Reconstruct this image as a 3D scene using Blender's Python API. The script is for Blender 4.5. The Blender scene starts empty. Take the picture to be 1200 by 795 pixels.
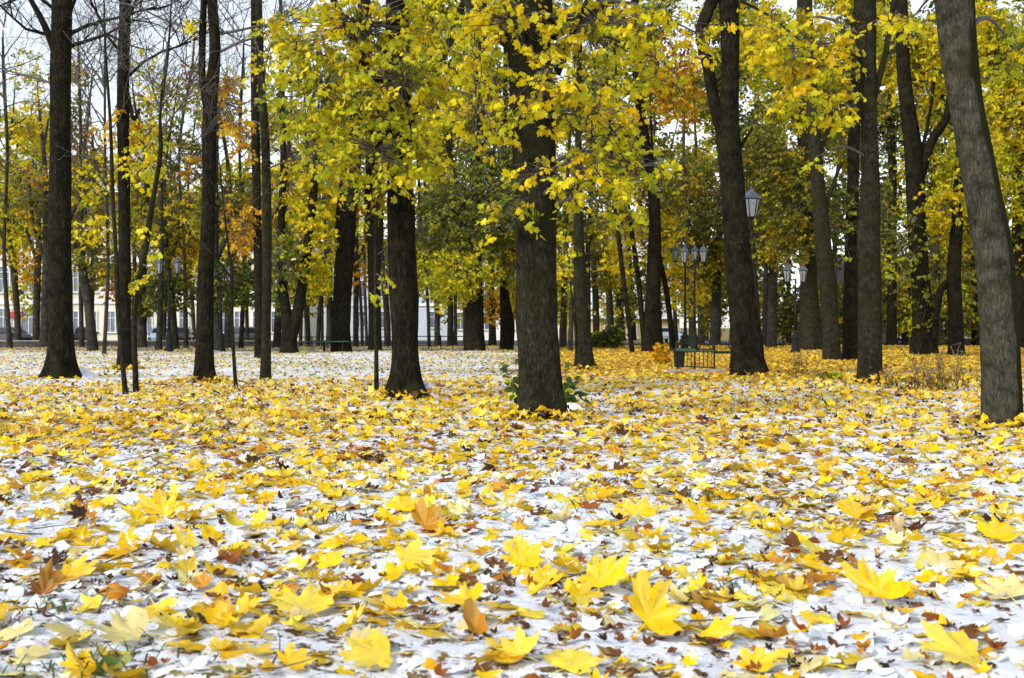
import bpy, math, random
import numpy as np
from mathutils import Vector, Matrix
R = math.radians
rng = np.random.default_rng(7)
random.seed(7)
SC = bpy.context.scene
COL = SC.collection

# ------------------------------------------------------------------ camera, sky, sun, exposure
F, HOR, CAMZ = 1500.0, 384.0, 1.0           # focal length in photo pixels (1200 wide), horizon row, eye height
cam_d = bpy.data.cameras.new('camera')
cam = bpy.data.objects.new('camera', cam_d); COL.objects.link(cam)
cam.location = (0, 0, CAMZ); cam.rotation_euler = (R(90), 0, 0)
cam_d.sensor_width = 36; cam_d.lens = 36 * F / 1200
cam_d.shift_y = -(397.5 - HOR) / 1200
cam_d.clip_start = .1; cam_d.clip_end = 5000
cam_d.dof.use_dof = True; cam_d.dof.focus_distance = 13.0; cam_d.dof.aperture_fstop = 6.5
SC.camera = cam

SUN_EL, SUN_AZ = 36, 222                     # high pale sun behind cloud, from behind left of the camera
w = bpy.data.worlds.new('World'); SC.world = w; w.use_nodes = True
nt = w.node_tree; nt.nodes.clear()
sky = nt.nodes.new('ShaderNodeTexSky'); sky.sky_type = 'NISHITA'; sky.sun_disc = False
sky.sun_elevation = R(SUN_EL); sky.sun_rotation = R(SUN_AZ)
sky.air_density = 1.0; sky.dust_density = 1.0; sky.ozone_density = 1.0
hs = nt.nodes.new('ShaderNodeHueSaturation'); hs.inputs['Saturation'].default_value = 0.42
bg = nt.nodes.new('ShaderNodeBackground'); bg.inputs['Strength'].default_value = 0.15
wo = nt.nodes.new('ShaderNodeOutputWorld')
nt.links.new(sky.outputs[0], hs.inputs['Color']); nt.links.new(hs.outputs[0], bg.inputs[0]); nt.links.new(bg.outputs[0], wo.inputs[0])
sl = bpy.data.lights.new('sun', 'SUN'); sl.energy = 1.5; sl.angle = R(14); sl.color = (1, .97, .92)
so = bpy.data.objects.new('sun', sl); COL.objects.link(so)
az = R(SUN_AZ); el = R(SUN_EL)
to_sun = Vector((math.sin(az) * math.cos(el), math.cos(az) * math.cos(el), math.sin(el)))
so.rotation_euler = to_sun.to_track_quat('Z', 'Y').to_euler()
SC.view_settings.view_transform = 'Standard'; SC.view_settings.look = 'None'
SC.view_settings.exposure = 0.9; SC.view_settings.gamma = 1.0
SC.cycles.max_bounces = 8; SC.cycles.diffuse_bounces = 5; SC.cycles.transmission_bounces = 5; SC.cycles.transparent_max_bounces = 4

# ------------------------------------------------------------------ helpers
def px_at(px, py, d):
    return np.array([(px - 600) / F * d, d, CAMZ - (py - HOR) / F * d])
def depth_of(py): return F * CAMZ / (py - HOR)

def mk(name, V, Fs, mats, parent=None, tint=None, midx=None, smooth=True, loc=(0, 0, 0), uv=None):
    """one mesh object; Fs is an (m,k) array or a list of such arrays; V in world coordinates, stored relative to loc"""
    V = np.asarray(V, float).reshape(-1, 3) - np.asarray(loc, float)
    if not isinstance(Fs, list): Fs = [Fs]
    Fs = [np.asarray(f, int) for f in Fs if len(f)]
    me = bpy.data.meshes.new(name)
    me.vertices.add(len(V)); me.vertices.foreach_set('co', V.astype(np.float32).ravel())
    tot = np.concatenate([np.full(len(f), f.shape[1]) for f in Fs]); loops = np.concatenate([f.ravel() for f in Fs])
    me.loops.add(len(loops)); me.loops.foreach_set('vertex_index', loops.astype(np.int32))
    st = np.concatenate([[0], np.cumsum(tot)[:-1]])
    me.polygons.add(len(tot)); me.polygons.foreach_set('loop_start', st.astype(np.int32)); me.polygons.foreach_set('loop_total', tot.astype(np.int32))
    for m in (mats if isinstance(mats, (list, tuple)) else [mats]): me.materials.append(m)
    if midx is not None: me.polygons.foreach_set('material_index', np.asarray(midx, np.int32))
    me.polygons.foreach_set('use_smooth', np.full(len(tot), smooth, bool))
    me.update(calc_edges=True)
    if tint is not None:
        a = me.color_attributes.new('tint', 'FLOAT_COLOR', 'POINT')
        t = np.ones((len(V), 4), np.float32); t[:, :tint.shape[1]] = tint
        a.data.foreach_set('color', t.ravel())
    o = bpy.data.objects.new(name, me); COL.objects.link(o)
    o.location = loc
    if parent is not None:
        o.parent = parent; o.location = Vector(loc) - PLOC(parent)
    return o
def PLOC(o):
    v = Vector(o.location)
    while o.parent is not None:
        o = o.parent; v = v + Vector(o.location)
    return v
def tag(o, label=None, cat=None, group=None, kind=None):
    if label: o['label'] = label
    if cat: o['category'] = cat
    if group: o['group'] = group
    if kind: o['kind'] = kind
    return o
def empty(name, loc, label=None, cat=None, group=None):
    o = bpy.data.objects.new(name, None); COL.objects.link(o); o.location = Vector([float(v) for v in loc]); o.empty_display_size = .2
    return tag(o, label, cat, group)

class MB:
    """collects primitives into one mesh"""
    def __init__(s): s.V = []; s.Q = []; s.T = []; s.n = 0
    def add(s, V, Q=None, T=None):
        s.V.append(np.asarray(V, float))
        if Q is not None and len(Q): s.Q.append(np.asarray(Q) + s.n)
        if T is not None and len(T): s.T.append(np.asarray(T) + s.n)
        s.n += len(V); return s
    def box(s, c, size, rz=0.0, rx=0.0):
        a = np.array([[x, y, z] for x in (-.5, .5) for y in (-.5, .5) for z in (-.5, .5)]) * np.asarray(size)
        M = np.array(Matrix.Rotation(rz, 3, 'Z') @ Matrix.Rotation(rx, 3, 'X'))
        return s.add(a @ M.T + np.asarray(c), [[0, 1, 3, 2], [4, 6, 7, 5], [0, 4, 5, 1], [2, 3, 7, 6], [0, 2, 6, 4], [1, 5, 7, 3]])
    def tube(s, P, rad, seg=6, cap=True, disp=None):
        V, Q, T = tube(P, rad, seg, cap, disp); return s.add(V, Q, T)
    def lathe(s, c, prof, seg=8, rot=0):
        prof = np.asarray(prof, float); th = np.arange(seg) * 2 * np.pi / seg + rot
        V = np.stack([np.outer(prof[:, 0], np.cos(th)), np.outer(prof[:, 0], np.sin(th)), np.repeat(prof[:, 1:2], seg, 1)], -1).reshape(-1, 3) + np.asarray(c)
        return s.add(V, ring_quads(len(prof), seg))
    def build(s, name, mat, parent=None, loc=(0, 0, 0), smooth=False, xf=None):
        V = np.concatenate(s.V)
        if xf is not None: V = V @ xf[:3, :3].T + xf[:3, 3]
        Fs = [np.concatenate(a) for a in (s.Q, s.T) if a]
        return mk(name, V, Fs, mat, parent, smooth=smooth, loc=loc)
def ring_quads(n, seg):
    i = np.arange(n - 1)[:, None] * seg; j = np.arange(seg)[None]; k = (j + 1) % seg
    return np.stack([i + j, i + k, i + seg + k, i + seg + j], -1).reshape(-1, 4)
def tube(P, rad, seg=6, cap=True, disp=None):
    P = np.asarray(P, float); n = len(P); rad = np.broadcast_to(np.asarray(rad, float), (n,))
    t = np.gradient(P, axis=0); t /= np.linalg.norm(t, axis=1, keepdims=True) + 1e-9
    m = np.abs(t.mean(0)); ref = np.eye(3)[np.argmin(m)]
    if m[2] > .6: ref = np.array([0, 1., 0])
    u = np.cross(ref, t); u /= np.linalg.norm(u, axis=1, keepdims=True) + 1e-9
    v = np.cross(t, u)
    th = np.arange(seg) * 2 * np.pi / seg
    rr = rad[:, None] * np.ones((1, seg))
    if disp is not None: rr = rr * disp(th, P)
    V = P[:, None] + rr[..., None] * (np.cos(th)[None, :, None] * u[:, None] + np.sin(th)[None, :, None] * v[:, None])
    V = V.reshape(-1, 3); Q = ring_quads(n, seg); T = []
    if cap:
        V = np.vstack([V, P[-1:], P[:1]]); b = (n - 1) * seg
        T = [[b + j, b + (j + 1) % seg, n * seg] for j in range(seg)] + [[(j + 1) % seg, j, n * seg + 1] for j in range(seg)]
    return V, Q, T

def vnoise(*c, seed=0):
    """smooth value noise in -1..1, any dimension"""
    c = [np.asarray(a, float) for a in c]
    i = [np.floor(a).astype(np.int64) for a in c]; f = [a - b for a, b in zip(c, i)]
    f = [a * a * (3 - 2 * a) for a in f]; out = 0
    for m in range(1 << len(c)):
        h = np.full(i[0].shape, seed * 7919 + 1013, np.int64); wgt = 1.0
        for k in range(len(c)):
            b = m >> k & 1
            h = (h ^ ((i[k] + b) * (374761393, 668265263, 2147483647)[k])) * 1274126177 & 0x7fffffffffff
            h = h ^ (h >> 15)
            wgt = wgt * (f[k] if b else 1 - f[k])
        out = out + wgt * ((h & 0xffff) / 32767.5 - 1)
    return out
def spline(pts, n):
    """smooth chord-length curve through pts resampled at n even steps"""
    P = np.asarray(pts, float)
    if len(P) == 2: return P[0] + np.linspace(0, 1, n)[:, None] * (P[1] - P[0])
    h = np.linalg.norm(np.diff(P[:, :3], axis=0), axis=1) + 1e-6; t = np.concatenate([[0], np.cumsum(h)]); m_ = np.gradient(P, t, axis=0)
    u = np.linspace(0, t[-1], n); i = np.clip(np.searchsorted(t, u, side='right') - 1, 0, len(P) - 2); hh = h[i][:, None]; f = ((u - t[i]) / h[i])[:, None]
    return (2 * f ** 3 - 3 * f ** 2 + 1) * P[i] + (f ** 3 - 2 * f ** 2 + f) * hh * m_[i] + (3 * f ** 2 - 2 * f ** 3) * P[i + 1] + (f ** 3 - f ** 2) * hh * m_[i + 1]

# ------------------------------------------------------------------ materials
def mat(name, base=(.5, .5, .5), rough=.7, spec=.3, metal=0.0):
    m = bpy.data.materials.new(name); m.use_nodes = True
    b = m.node_tree.nodes['Principled BSDF']
    b.inputs['Base Color'].default_value = (*base, 1); b.inputs['Roughness'].default_value = rough
    b.inputs['Specular IOR Level'].default_value = spec; b.inputs['Metallic'].default_value = metal
    return m
def N(m, t, **kw):
    n = m.node_tree.nodes.new(t)
    for k, v in kw.items():
        if k in n.inputs: n.inputs[k].default_value = v
        else: setattr(n, k, v)
    return n
def L(m, a, b): m.node_tree.links.new(a, b)
def ramp(m, src, stops):
    r = N(m, 'ShaderNodeValToRGB'); e = r.color_ramp.elements
    while len(e) < len(stops): e.new(.5)
    for x, (p, c) in zip(e, stops): x.position = p; x.color = (*c, 1)
    L(m, src, r.inputs[0]); return r.outputs[0]
def mixc(m, f, a, b, blend='MIX'):
    n = N(m, 'ShaderNodeMix', data_type='RGBA', blend_type=blend)
    for s, v in ((0, f), (6, a), (7, b)):
        if hasattr(v, 'links'): L(m, v, n.inputs[s])
        else: n.inputs[s].default_value = v if s == 0 else (*v, 1)
    return n.outputs[2]

def worn(name, c1, c2, scale=8, rough=.6, spec=.3, bump=.1):
    m = mat(name, c1, rough, spec); b = m.node_tree.nodes['Principled BSDF']
    tc = N(m, 'ShaderNodeTexCoord'); n = N(m, 'ShaderNodeTexNoise', Scale=scale, Detail=6.0, Roughness=.65)
    L(m, tc.outputs['Object'], n.inputs['Vector'])
    L(m, ramp(m, n.outputs[0], [(.35, c1), (.68, c2)]), b.inputs['Base Color'])
    bp = N(m, 'ShaderNodeBump', Strength=bump, Distance=.02); L(m, n.outputs[0], bp.inputs['Height']); L(m, bp.outputs[0], b.inputs['Normal'])
    return m

def bark(name, dark, mid, light, moss=0.25, scale=1.0, mossc=(.028, .028, .010), side=0.0):
    m = mat(name, mid, .95, .04); b = m.node_tree.nodes['Principled BSDF']
    tc = N(m, 'ShaderNodeTexCoord')
    mp = N(m, 'ShaderNodeMapping'); mp.inputs['Scale'].default_value = (1, 1, .24); L(m, tc.outputs['Object'], mp.inputs['Vector'])
    n1 = N(m, 'ShaderNodeTexNoise', Scale=40.0 * scale, Detail=8.0, Roughness=.68, Distortion=.9); L(m, mp.outputs[0], n1.inputs['Vector'])
    n2 = N(m, 'ShaderNodeTexNoise', Scale=5.0 * scale, Detail=5.0, Roughness=.6); L(m, tc.outputs['Object'], n2.inputs['Vector'])
    n3 = N(m, 'ShaderNodeTexNoise', Scale=1.6, Detail=6.0, Roughness=.7); L(m, tc.outputs['Object'], n3.inputs['Vector'])
    c = ramp(m, n1.outputs[0], [(.36, dark), (.52, mid), (.70, light)])
    c2 = ramp(m, n2.outputs[0], [(.3, (.42, .42, .40)), (.5, (.9, .9, .86)), (.7, (1.4, 1.36, 1.28))])
    c = mixc(m, 1.0, c, c2, 'MULTIPLY')
    mk_ = ramp(m, n3.outputs[0], [(.62 - moss * .5, (0, 0, 0)), (.78 - moss * .4, (1, 1, 1))])
    mf = N(m, 'ShaderNodeMath', operation='MULTIPLY'); mf.inputs[1].default_value = .75; L(m, mk_, mf.inputs[0])
    c = mixc(m, mf.outputs[0], c, mossc)
    if side:
        ge = N(m, 'ShaderNodeNewGeometry'); sp = N(m, 'ShaderNodeSeparateXYZ'); L(m, ge.outputs['Normal'], sp.inputs[0])
        a1_ = N(m, 'ShaderNodeMath', operation='MULTIPLY_ADD'); a1_.inputs[1].default_value = .55; L(m, sp.outputs[0], a1_.inputs[0]); L(m, n3.outputs[0], a1_.inputs[2])
        a2_ = N(m, 'ShaderNodeMath', operation='MULTIPLY_ADD'); a2_.inputs[1].default_value = .35; L(m, n2.outputs[0], a2_.inputs[0]); L(m, a1_.outputs[0], a2_.inputs[2])
        c = mixc(m, ramp(m, a2_.outputs[0], [(.84, (0, 0, 0)), (.98, (side,) * 3)]), c, (.016, .017, .005))
    L(m, c, b.inputs['Base Color'])
    ad = N(m, 'ShaderNodeMath', operation='MULTIPLY_ADD'); ad.inputs[1].default_value = .35; L(m, n2.outputs[0], ad.inputs[0]); L(m, n1.outputs[0], ad.inputs[2])
    bp = N(m, 'ShaderNodeBump', Strength=.9, Distance=.035); L(m, ad.outputs[0], bp.inputs['Height']); L(m, bp.outputs[0], b.inputs['Normal'])
    return m

def leafmat(name, source, trans=.38, spots=.5, rough=.5, snow=0.0, vein=False):
    """leaf with its own colour (mesh attribute 'tint' or object colour), brown spotting and light passing through"""
    m = mat(name, (.5, .4, .05), rough, .12); nt = m.node_tree; b = nt.nodes['Principled BSDF']; out = nt.nodes['Material Output']
    if source == 'tint': s = N(m, 'ShaderNodeAttribute', attribute_name='tint'); col = s.outputs['Color']
    else: s = N(m, 'ShaderNodeObjectInfo'); col = s.outputs['Color']
    tc = N(m, 'ShaderNodeTexCoord'); g = N(m, 'ShaderNodeNewGeometry')
    n = N(m, 'ShaderNodeTexNoise', Scale=38.0, Detail=4.0, Roughness=.6); L(m, g.outputs['Position'], n.inputs['Vector'])
    f = ramp(m, n.outputs[0], [(.58, (0, 0, 0)), (.72, (spots,) * 3)])
    col = mixc(m, f, col, (.16, .07, .015))
    n2 = N(m, 'ShaderNodeTexNoise', Scale=16.0, Detail=2.0); L(m, g.outputs['Position'], n2.inputs['Vector'])
    col = mixc(m, 1.0, col, ramp(m, n2.outputs[0], [(.3, (.88, .85, .75)), (.7, (1.12, 1.12, 1.05))]), 'MULTIPLY')
    if vein:
        a = N(m, 'ShaderNodeAttribute', attribute_name='vein')
        pw = N(m, 'ShaderNodeMath', operation='POWER'); pw.inputs[1].default_value = 9.0; L(m, a.outputs['Fac'], pw.inputs[0])
        ml = N(m, 'ShaderNodeMath', operation='MULTIPLY'); ml.inputs[1].default_value = .5; L(m, pw.outputs[0], ml.inputs[0])
        col = mixc(m, ml.outputs[0], col, mixc(m, .5, col, (.75, .62, .2)))
    if snow:
        n3 = N(m, 'ShaderNodeTexNoise', Scale=21.0, Detail=4.0, Roughness=.65); L(m, g.outputs['Position'], n3.inputs['Vector'])
        col = mixc(m, ramp(m, n3.outputs[0], [(.60 - snow * .2, (0, 0, 0)), (.66 - snow * .2, (.9, .9, .9))]), col, (.84, .86, .9))
    L(m, col, b.inputs['Base Color'])
    tr = N(m, 'ShaderNodeBsdfTranslucent'); L(m, col, tr.inputs['Color'])
    mx = N(m, 'ShaderNodeMixShader'); mx.inputs[0].default_value = trans
    L(m, b.outputs[0], mx.inputs[1]); L(m, tr.outputs[0], mx.inputs[2]); L(m, mx.outputs[0], out.inputs['Surface'])
    return m

M_BARK = bark('bark_dark', (.005, .0045, .003), (.016, .0135, .009), (.050, .043, .030), .22)
M_BARKG = bark('bark_grey', (.008, .0075, .005), (.030, .027, .018), (.078, .070, .050), .32, 1.5, (.022, .024, .007))
M_BARKM = bark('bark_mossy', (.024, .022, .016), (.066, .061, .046), (.125, .117, .092), .22, 1.5, (.024, .025, .008), .9)
M_BARKF = bark('bark_far_hazed', (.018, .016, .013), (.045, .041, .034), (.095, .087, .074), .15, .7)  # grey bark of far trunks, lightened to put distance haze into the colour
M_TWIG = worn('twig_bark', (.04, .033, .028), (.11, .095, .08), 20)
M_LEAF = leafmat('tree_leaf', 'tint', .5, .12)
M_LEAFO = leafmat('tree_leaf_single', 'object', .5, .12)
M_FALL = leafmat('fallen_leaf', 'tint', .2, .45, .55, .04)
M_FALLO = leafmat('fallen_leaf_single', 'object', .2, .6, .5, 0, vein=True)
M_SNOWLEAF = leafmat('snowed_leaf', 'tint', .1, 0, .8, 0)

# snow lying on leaf litter
def ground_mat():
    m = mat('snow_on_leaf_litter', (.8, .8, .8), .75, .2); b = m.node_tree.nodes['Principled BSDF']
    g = N(m, 'ShaderNodeNewGeometry'); pos = g.outputs['Position']
    vo = N(m, 'ShaderNodeTexVoronoi', Scale=17.0, Randomness=1.0); L(m, pos, vo.inputs['Vector'])
    sx = N(m, 'ShaderNodeSeparateColor'); L(m, vo.outputs['Color'], sx.inputs[0])
    near = ramp(m, sx.outputs[0], [(0, (.03, .018, .012)), (.3, (.07, .035, .015)), (.5, (.16, .075, .02)), (.7, (.05, .045, .02)), (.86, (.30, .18, .03)), (1, (.5, .36, .03))])
    gold = ramp(m, sx.outputs[1], [(0, (.12, .06, .02)), (.3, (.42, .23, .03)), (.6, (.6, .42, .03)), (1, (.55, .45, .12))])
    at = N(m, 'ShaderNodeAttribute', attribute_name='tint'); sa = N(m, 'ShaderNodeSeparateColor'); L(m, at.outputs['Color'], sa.inputs[0])
    lit = mixc(m, sa.outputs[1], near, gold)
    n1 = N(m, 'ShaderNodeTexNoise', Scale=13.0, Detail=7.0, Roughness=.72, Distortion=.4); L(m, pos, n1.inputs['Vector'])
    n2 = N(m, 'ShaderNodeTexNoise', Scale=38.0, Detail=4.0, Roughness=.7); L(m, pos, n2.inputs['Vector'])
    ad = N(m, 'ShaderNodeMath', operation='MULTIPLY_ADD'); ad.inputs[1].default_value = .55; L(m, n2.outputs[0], ad.inputs[0]); L(m, n1.outputs[0], ad.inputs[2])
    su = N(m, 'ShaderNodeMath', operation='SUBTRACT'); L(m, ad.outputs[0], su.inputs[0])
    th = N(m, 'ShaderNodeMath', operation='MULTIPLY_ADD'); th.inputs[1].default_value = -.62; th.inputs[2].default_value = 1.09; L(m, sa.outputs[0], th.inputs[0])
    L(m, th.outputs[0], su.inputs[1])
    f = ramp(m, su.outputs[0], [(0, (0, 0, 0)), (.045, (1, 1, 1))])
    L(m, mixc(m, f, lit, (.75, .775, .825)), b.inputs['Base Color'])
    bp = N(m, 'ShaderNodeBump', Strength=.8, Distance=.03); L(m, ad.outputs[0], bp.inputs['Height']); L(m, bp.outputs[0], b.inputs['Normal'])
    return m
M_GROUND = ground_mat()
M_SNOW = worn('snow', (.84, .87, .92), (.88, .9, .94), 30, .8, .2, .4)
M_LAWN = worn('lawn', (.10, .10, .03), (.30, .20, .05), 1.5, .9, .1, .4)
M_ROAD = worn('asphalt', (.045, .045, .047), (.07, .07, .07), 4, .8)
M_IRON = worn('black_iron', (.008, .009, .010), (.018, .019, .020), 12, .65, .15)
M_LGLASS = worn('frosted_lamp_glass', (.15, .165, .18), (.25, .27, .29), 9, .35, .4)
M_ROOF = worn('lamp_roof_metal', (.04, .05, .07), (.08, .095, .12), 12, .4, .5)
M_GREEN = worn('green_bench_paint', (.008, .04, .026), (.02, .075, .045), 14, .5, .4)
M_STONE = worn('grey_stone', (.20, .19, .19), (.34, .32, .32), 6, .85)
M_PATH = worn('wet_paving', (.16, .15, .17), (.28, .26, .28), 5, .6)
M_DWALL = worn('dark_stone', (.035, .033, .032), (.075, .07, .068), 3, .85)
M_CREAM = worn('cream_plaster', (.66, .62, .48), (.74, .70, .57), .6, .9, .1)
M_WHITE = worn('white_plaster', (.70, .71, .72), (.78, .79, .80), .6, .9, .1)
M_OCHRE = worn('ochre_plaster', (.62, .45, .16), (.70, .52, .22), .6, .9, .1)
M_GREYB = worn('pale_blue_plaster', (.46, .52, .58), (.55, .61, .67), .6, .9, .1)
M_BROWNB = worn('brown_plaster', (.05, .045, .045), (.09, .08, .075), .6, .9, .1)
M_TRIM = mat('white_trim', (.78, .79, .8), .6)
M_PANE = worn('window_glass', (.06, .08, .11), (.17, .21, .26), .5, .12, .6)
M_RED = mat('red_sign', (.45, .05, .03), .5)
M_TYRE = mat('tyre_rubber', (.02, .02, .02), .8)
M_RIM = mat('rim_metal', (.4, .4, .42), .35, .5, .8)
M_CGLASS = mat('car_glass', (.012, .014, .016), .25, .25)
M_LIGHT = mat('headlight_glass', (.75, .77, .8), .2, .6)
M_GRASS = worn('grass_blade', (.03, .06, .015), (.07, .12, .03), 10, .6)
M_STEM = worn('dry_stem', (.16, .10, .04), (.28, .19, .08), 20, .8)

# ------------------------------------------------------------------ ground
def gz(x, y):
    x = np.asarray(x, float); y = np.asarray(y, float)
    near = np.exp(-((np.maximum(y, 0) / 16) ** 2))
    h = .035 * vnoise(x / 2.7, y / 3.1, seed=1) * np.clip(y / 6, .3, 1) + .016 * vnoise(x / .42, y / .42, seed=2) * (.35 + .65 * near)
    h = h + near * (.016 * vnoise(x / .13, y / .13, seed=3) + .011 * vnoise(x / .06, y / .06, seed=4))
    edge = np.where(x < -4, 67.0, 112.0)
    drop = np.clip((y - edge) / 2.5, 0, 1)
    return h * (1 - drop) - .62 * drop
def cover(x, y):
    """share of the ground that lies under snow, and how golden the bare litter is"""
    x = np.asarray(x, float); y = np.asarray(y, float)
    px = 600 + F * x / np.maximum(y, 1); n = .16 * vnoise(x / 1.9, y / 2.3, seed=8) + .10 * vnoise(x / .6, y / .7, seed=9)
    s = np.interp(y, [3, 6, 9, 14, 20, 25, 40, 60, 75], [.76, .70, .66, .66, .68, .72, .74, .50, .2])
    right = 1 / (1 + np.exp(-(px - 660) / 35))
    sr = np.interp(y, [3, 6, 9, 14, 17, 23, 25, 30, 60], [.74, .70, .66, .70, .80, .76, .52, .12, .02])
    farr = 1 / (1 + np.exp(-(px - 840) / 30)); sr = sr - .45 * farr * np.clip((y - 23) / 2, 0, 1)
    s = s * (1 - right) + sr * right
    gold = np.interp(y, [3, 8, 14, 24, 30, 60], [.1, .35, .55, .6, .75, .9]) * (.6 + .4 * right)
    return np.clip(s + n, 0, 1), np.clip(gold, 0, 1)
ys = np.concatenate([np.arange(2.6, 8, .021), np.arange(8, 13, .032), 13 + np.cumsum(np.geomspace(.034, 1.1, 170))]); ys = np.append(ys[ys < 113.5], [114.6, 118])
xp = np.concatenate([np.arange(0, 3.6, .022), np.arange(3.6, 5.2, .032), 5.2 + np.cumsum(np.geomspace(.034, 2.2, 110))]); xs = np.concatenate([-xp[:0:-1], xp])
X, Y = np.meshgrid(xs, ys); Z = gz(X, Y)
nx, ny = len(xs), len(ys); i = np.arange(ny - 1)[:, None] * nx + np.arange(nx - 1)[None]
Q = np.stack([i, i + 1, i + nx + 1, i + nx], -1).reshape(-1, 4)
cs, cg = cover(X, Y)
ti = np.stack([cs.ravel(), cg.ravel(), 0 * cs.ravel()], 1)
tag(mk('ground', np.stack([X, Y, Z], -1), Q, M_GROUND, tint=ti), 'park ground under thin patchy snow and leaf litter', kind='structure')
m = MB(); m.add([[-3000, -200, -.75], [3000, -200, -.75], [3000, 4000, -.75], [-3000, 4000, -.75]], [[0, 1, 2, 3]])
tag(m.build('terrain', M_LAWN), 'flat land beyond the park', kind='structure')
m = MB(); m.add([[-140, 74, -.40], [60, 117, -.40], [60, 140, -.40], [-140, 140, -.40]], [[0, 1, 2, 3]])
tag(m.build('street', M_ROAD), 'grey street beyond the park edge', kind='structure')

# ------------------------------------------------------------------ leaf shapes
def maple_outline(k):
    if k == 'full':
        half = [(90, 1.0), (82, .82), (77, .86), (70, .70), (63, .60), (57, .76), (51, .86), (43, 1.02), (35, .84), (29, .84), (21, .66), (13, .58), (5, .70), (-6, .84), (-18, .68), (-32, .62), (-48, .48), (-68, .36)]
    elif k == 'mid':
        half = [(90, 1.0), (74, .78), (63, .60), (43, 1.0), (24, .72), (13, .58), (-6, .82), (-38, .52), (-65, .36)]
    else:
        half = [(90, 1.0), (64, .62), (42, .98), (12, .62), (-8, .8), (-50, .45)]
    return np.array(half + [(180 - a, r) for a, r in half[::-1] if a != 90])
def leaf_template(k, curl=0.0, fold=0.0, wave=0.0, seed=0, ring=False, stem=False, oval=False):
    """unit leaf in x (across), y (tip), z (up); returns V, T, vein weight"""
    r_ = np.random.default_rng(seed); o = maple_outline(k)
    if oval: o = np.array([(90, 1.05), (60, .78), (30, .66), (0, .62), (-35, .60), (-70, .52), (-110, .52), (-145, .60), (180, .62), (150, .66), (120, .78)])
    a = np.radians(o[:, 0]); r = o[:, 1] * (1 + r_.normal(0, .07, len(o))) * (1 + .16 * r_.normal() * np.cos(a)) * (1 + .10 * r_.normal() * np.sin(2 * a))
    out = np.stack([r * np.cos(a), r * np.sin(a)], 1); n = len(out)
    vn = np.array([1.0 if x > .7 else max(0, (x - .4) * 1.2) for x in o[:, 1]])
    if ring:
        V2 = np.vstack([[0, -.12], out * .55, out]); vv = np.concatenate([[1], vn, vn])
        T = []
        for j in range(n):
            q = (j + 1) % n; T += [[0, 1 + q, 1 + j], [1 + j, 1 + q, 1 + n + q], [1 + j, 1 + n + q, 1 + n + j]]
    else:
        V2 = np.vstack([[0, -.12], out]); vv = np.concatenate([[1], vn]); T = [[0, 1 + (j + 1) % n, 1 + j] for j in range(n)]
    x, y = V2.T; rr = np.hypot(x, y)
    z = curl * rr ** 2 + fold * np.abs(x) + wave * np.sin(5 * np.arctan2(y, x) + r_.uniform(0, 6)) * rr ** 1.5 + r_.normal(0, .03, len(x)) * rr
    V = np.stack([x * (1 - .25 * abs(curl) * rr), y * (1 - .15 * abs(curl) * rr), z], 1)
    if stem:
        b = len(V); sx = r_.uniform(-.25, .25)
        V = np.vstack([V, [[-.025, -.2, -.01], [.025, -.2, -.01], [sx - .02, -.75, .06], [sx + .02, -.75, .06], [sx * 2, -1.15, .03]]])
        T += [[b, b + 1, b + 3], [b, b + 3, b + 2], [b + 2, b + 3, b + 4]]; vv = np.concatenate([vv, np.zeros(5)])
    return V, np.array(T), vv
def frames(nrm, ang):
    """rotation stacks from normals and heading angles: columns b, a, n"""
    n = nrm / np.linalg.norm(nrm, axis=1, keepdims=True)
    h = np.stack([np.cos(ang), np.sin(ang), 0 * ang], 1); a = h - n * (h * n).sum(1, keepdims=True); a /= np.linalg.norm(a, axis=1, keepdims=True) + 1e-9
    return np.stack([np.cross(a, n), a, n], 2)
def scatter(templates, pick, pos, Rm, size, col):
    """merge many leaves into arrays V, T, tint"""
    Vs, Ts, Cs, n = [], [], [], 0
    for k, tp in enumerate(templates):
        s = np.where(pick == k)[0]
        if not len(s): continue
        V, T = tp[0], tp[1]
        W = np.einsum('nij,kj->nki', Rm[s], V) * size[s][:, None, None] + pos[s][:, None]
        Vs.append(W.reshape(-1, 3)); Ts.append((T[None] + (np.arange(len(s)) * len(V))[:, None, None]).reshape(-1, 3) + n)
        Cs.append(np.repeat(col[s], len(V), 0)); n += len(s) * len(V)
    return np.concatenate(Vs), np.concatenate(Ts), np.concatenate(Cs)
PAL = {
    'yellow': (.74, .49, .008), 'lemon': (.74, .565, .055), 'gold': (.70, .43, .010), 'orange': (.50, .21, .015), 'pale': (.66, .57, .27),
    'cyellow': (.80, .60, .008), 'clemon': (.78, .70, .03), 'rust': (.27, .085, .018), 'brown': (.13, .055, .02), 'dark': (.045, .025, .015), 'olive': (.20, .17, .025), 'green': (.07, .12, .025),
    'ygreen': (.46, .48, .018), 'dgreen': (.035, .065, .02), 'grey': (.20, .22, .20), 'white': (.84, .865, .92)}
def palette(names, weights, n):
    w_ = np.array(weights, float); idx = rng.choice(len(names), n, p=w_ / w_.sum())
    c = np.array([PAL[k] for k in names])[idx] * rng.uniform(.8, 1.18, (n, 1)) * rng.uniform(.93, 1.07, (n, 3))
    return np.clip(c, 0, .92), idx

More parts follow.
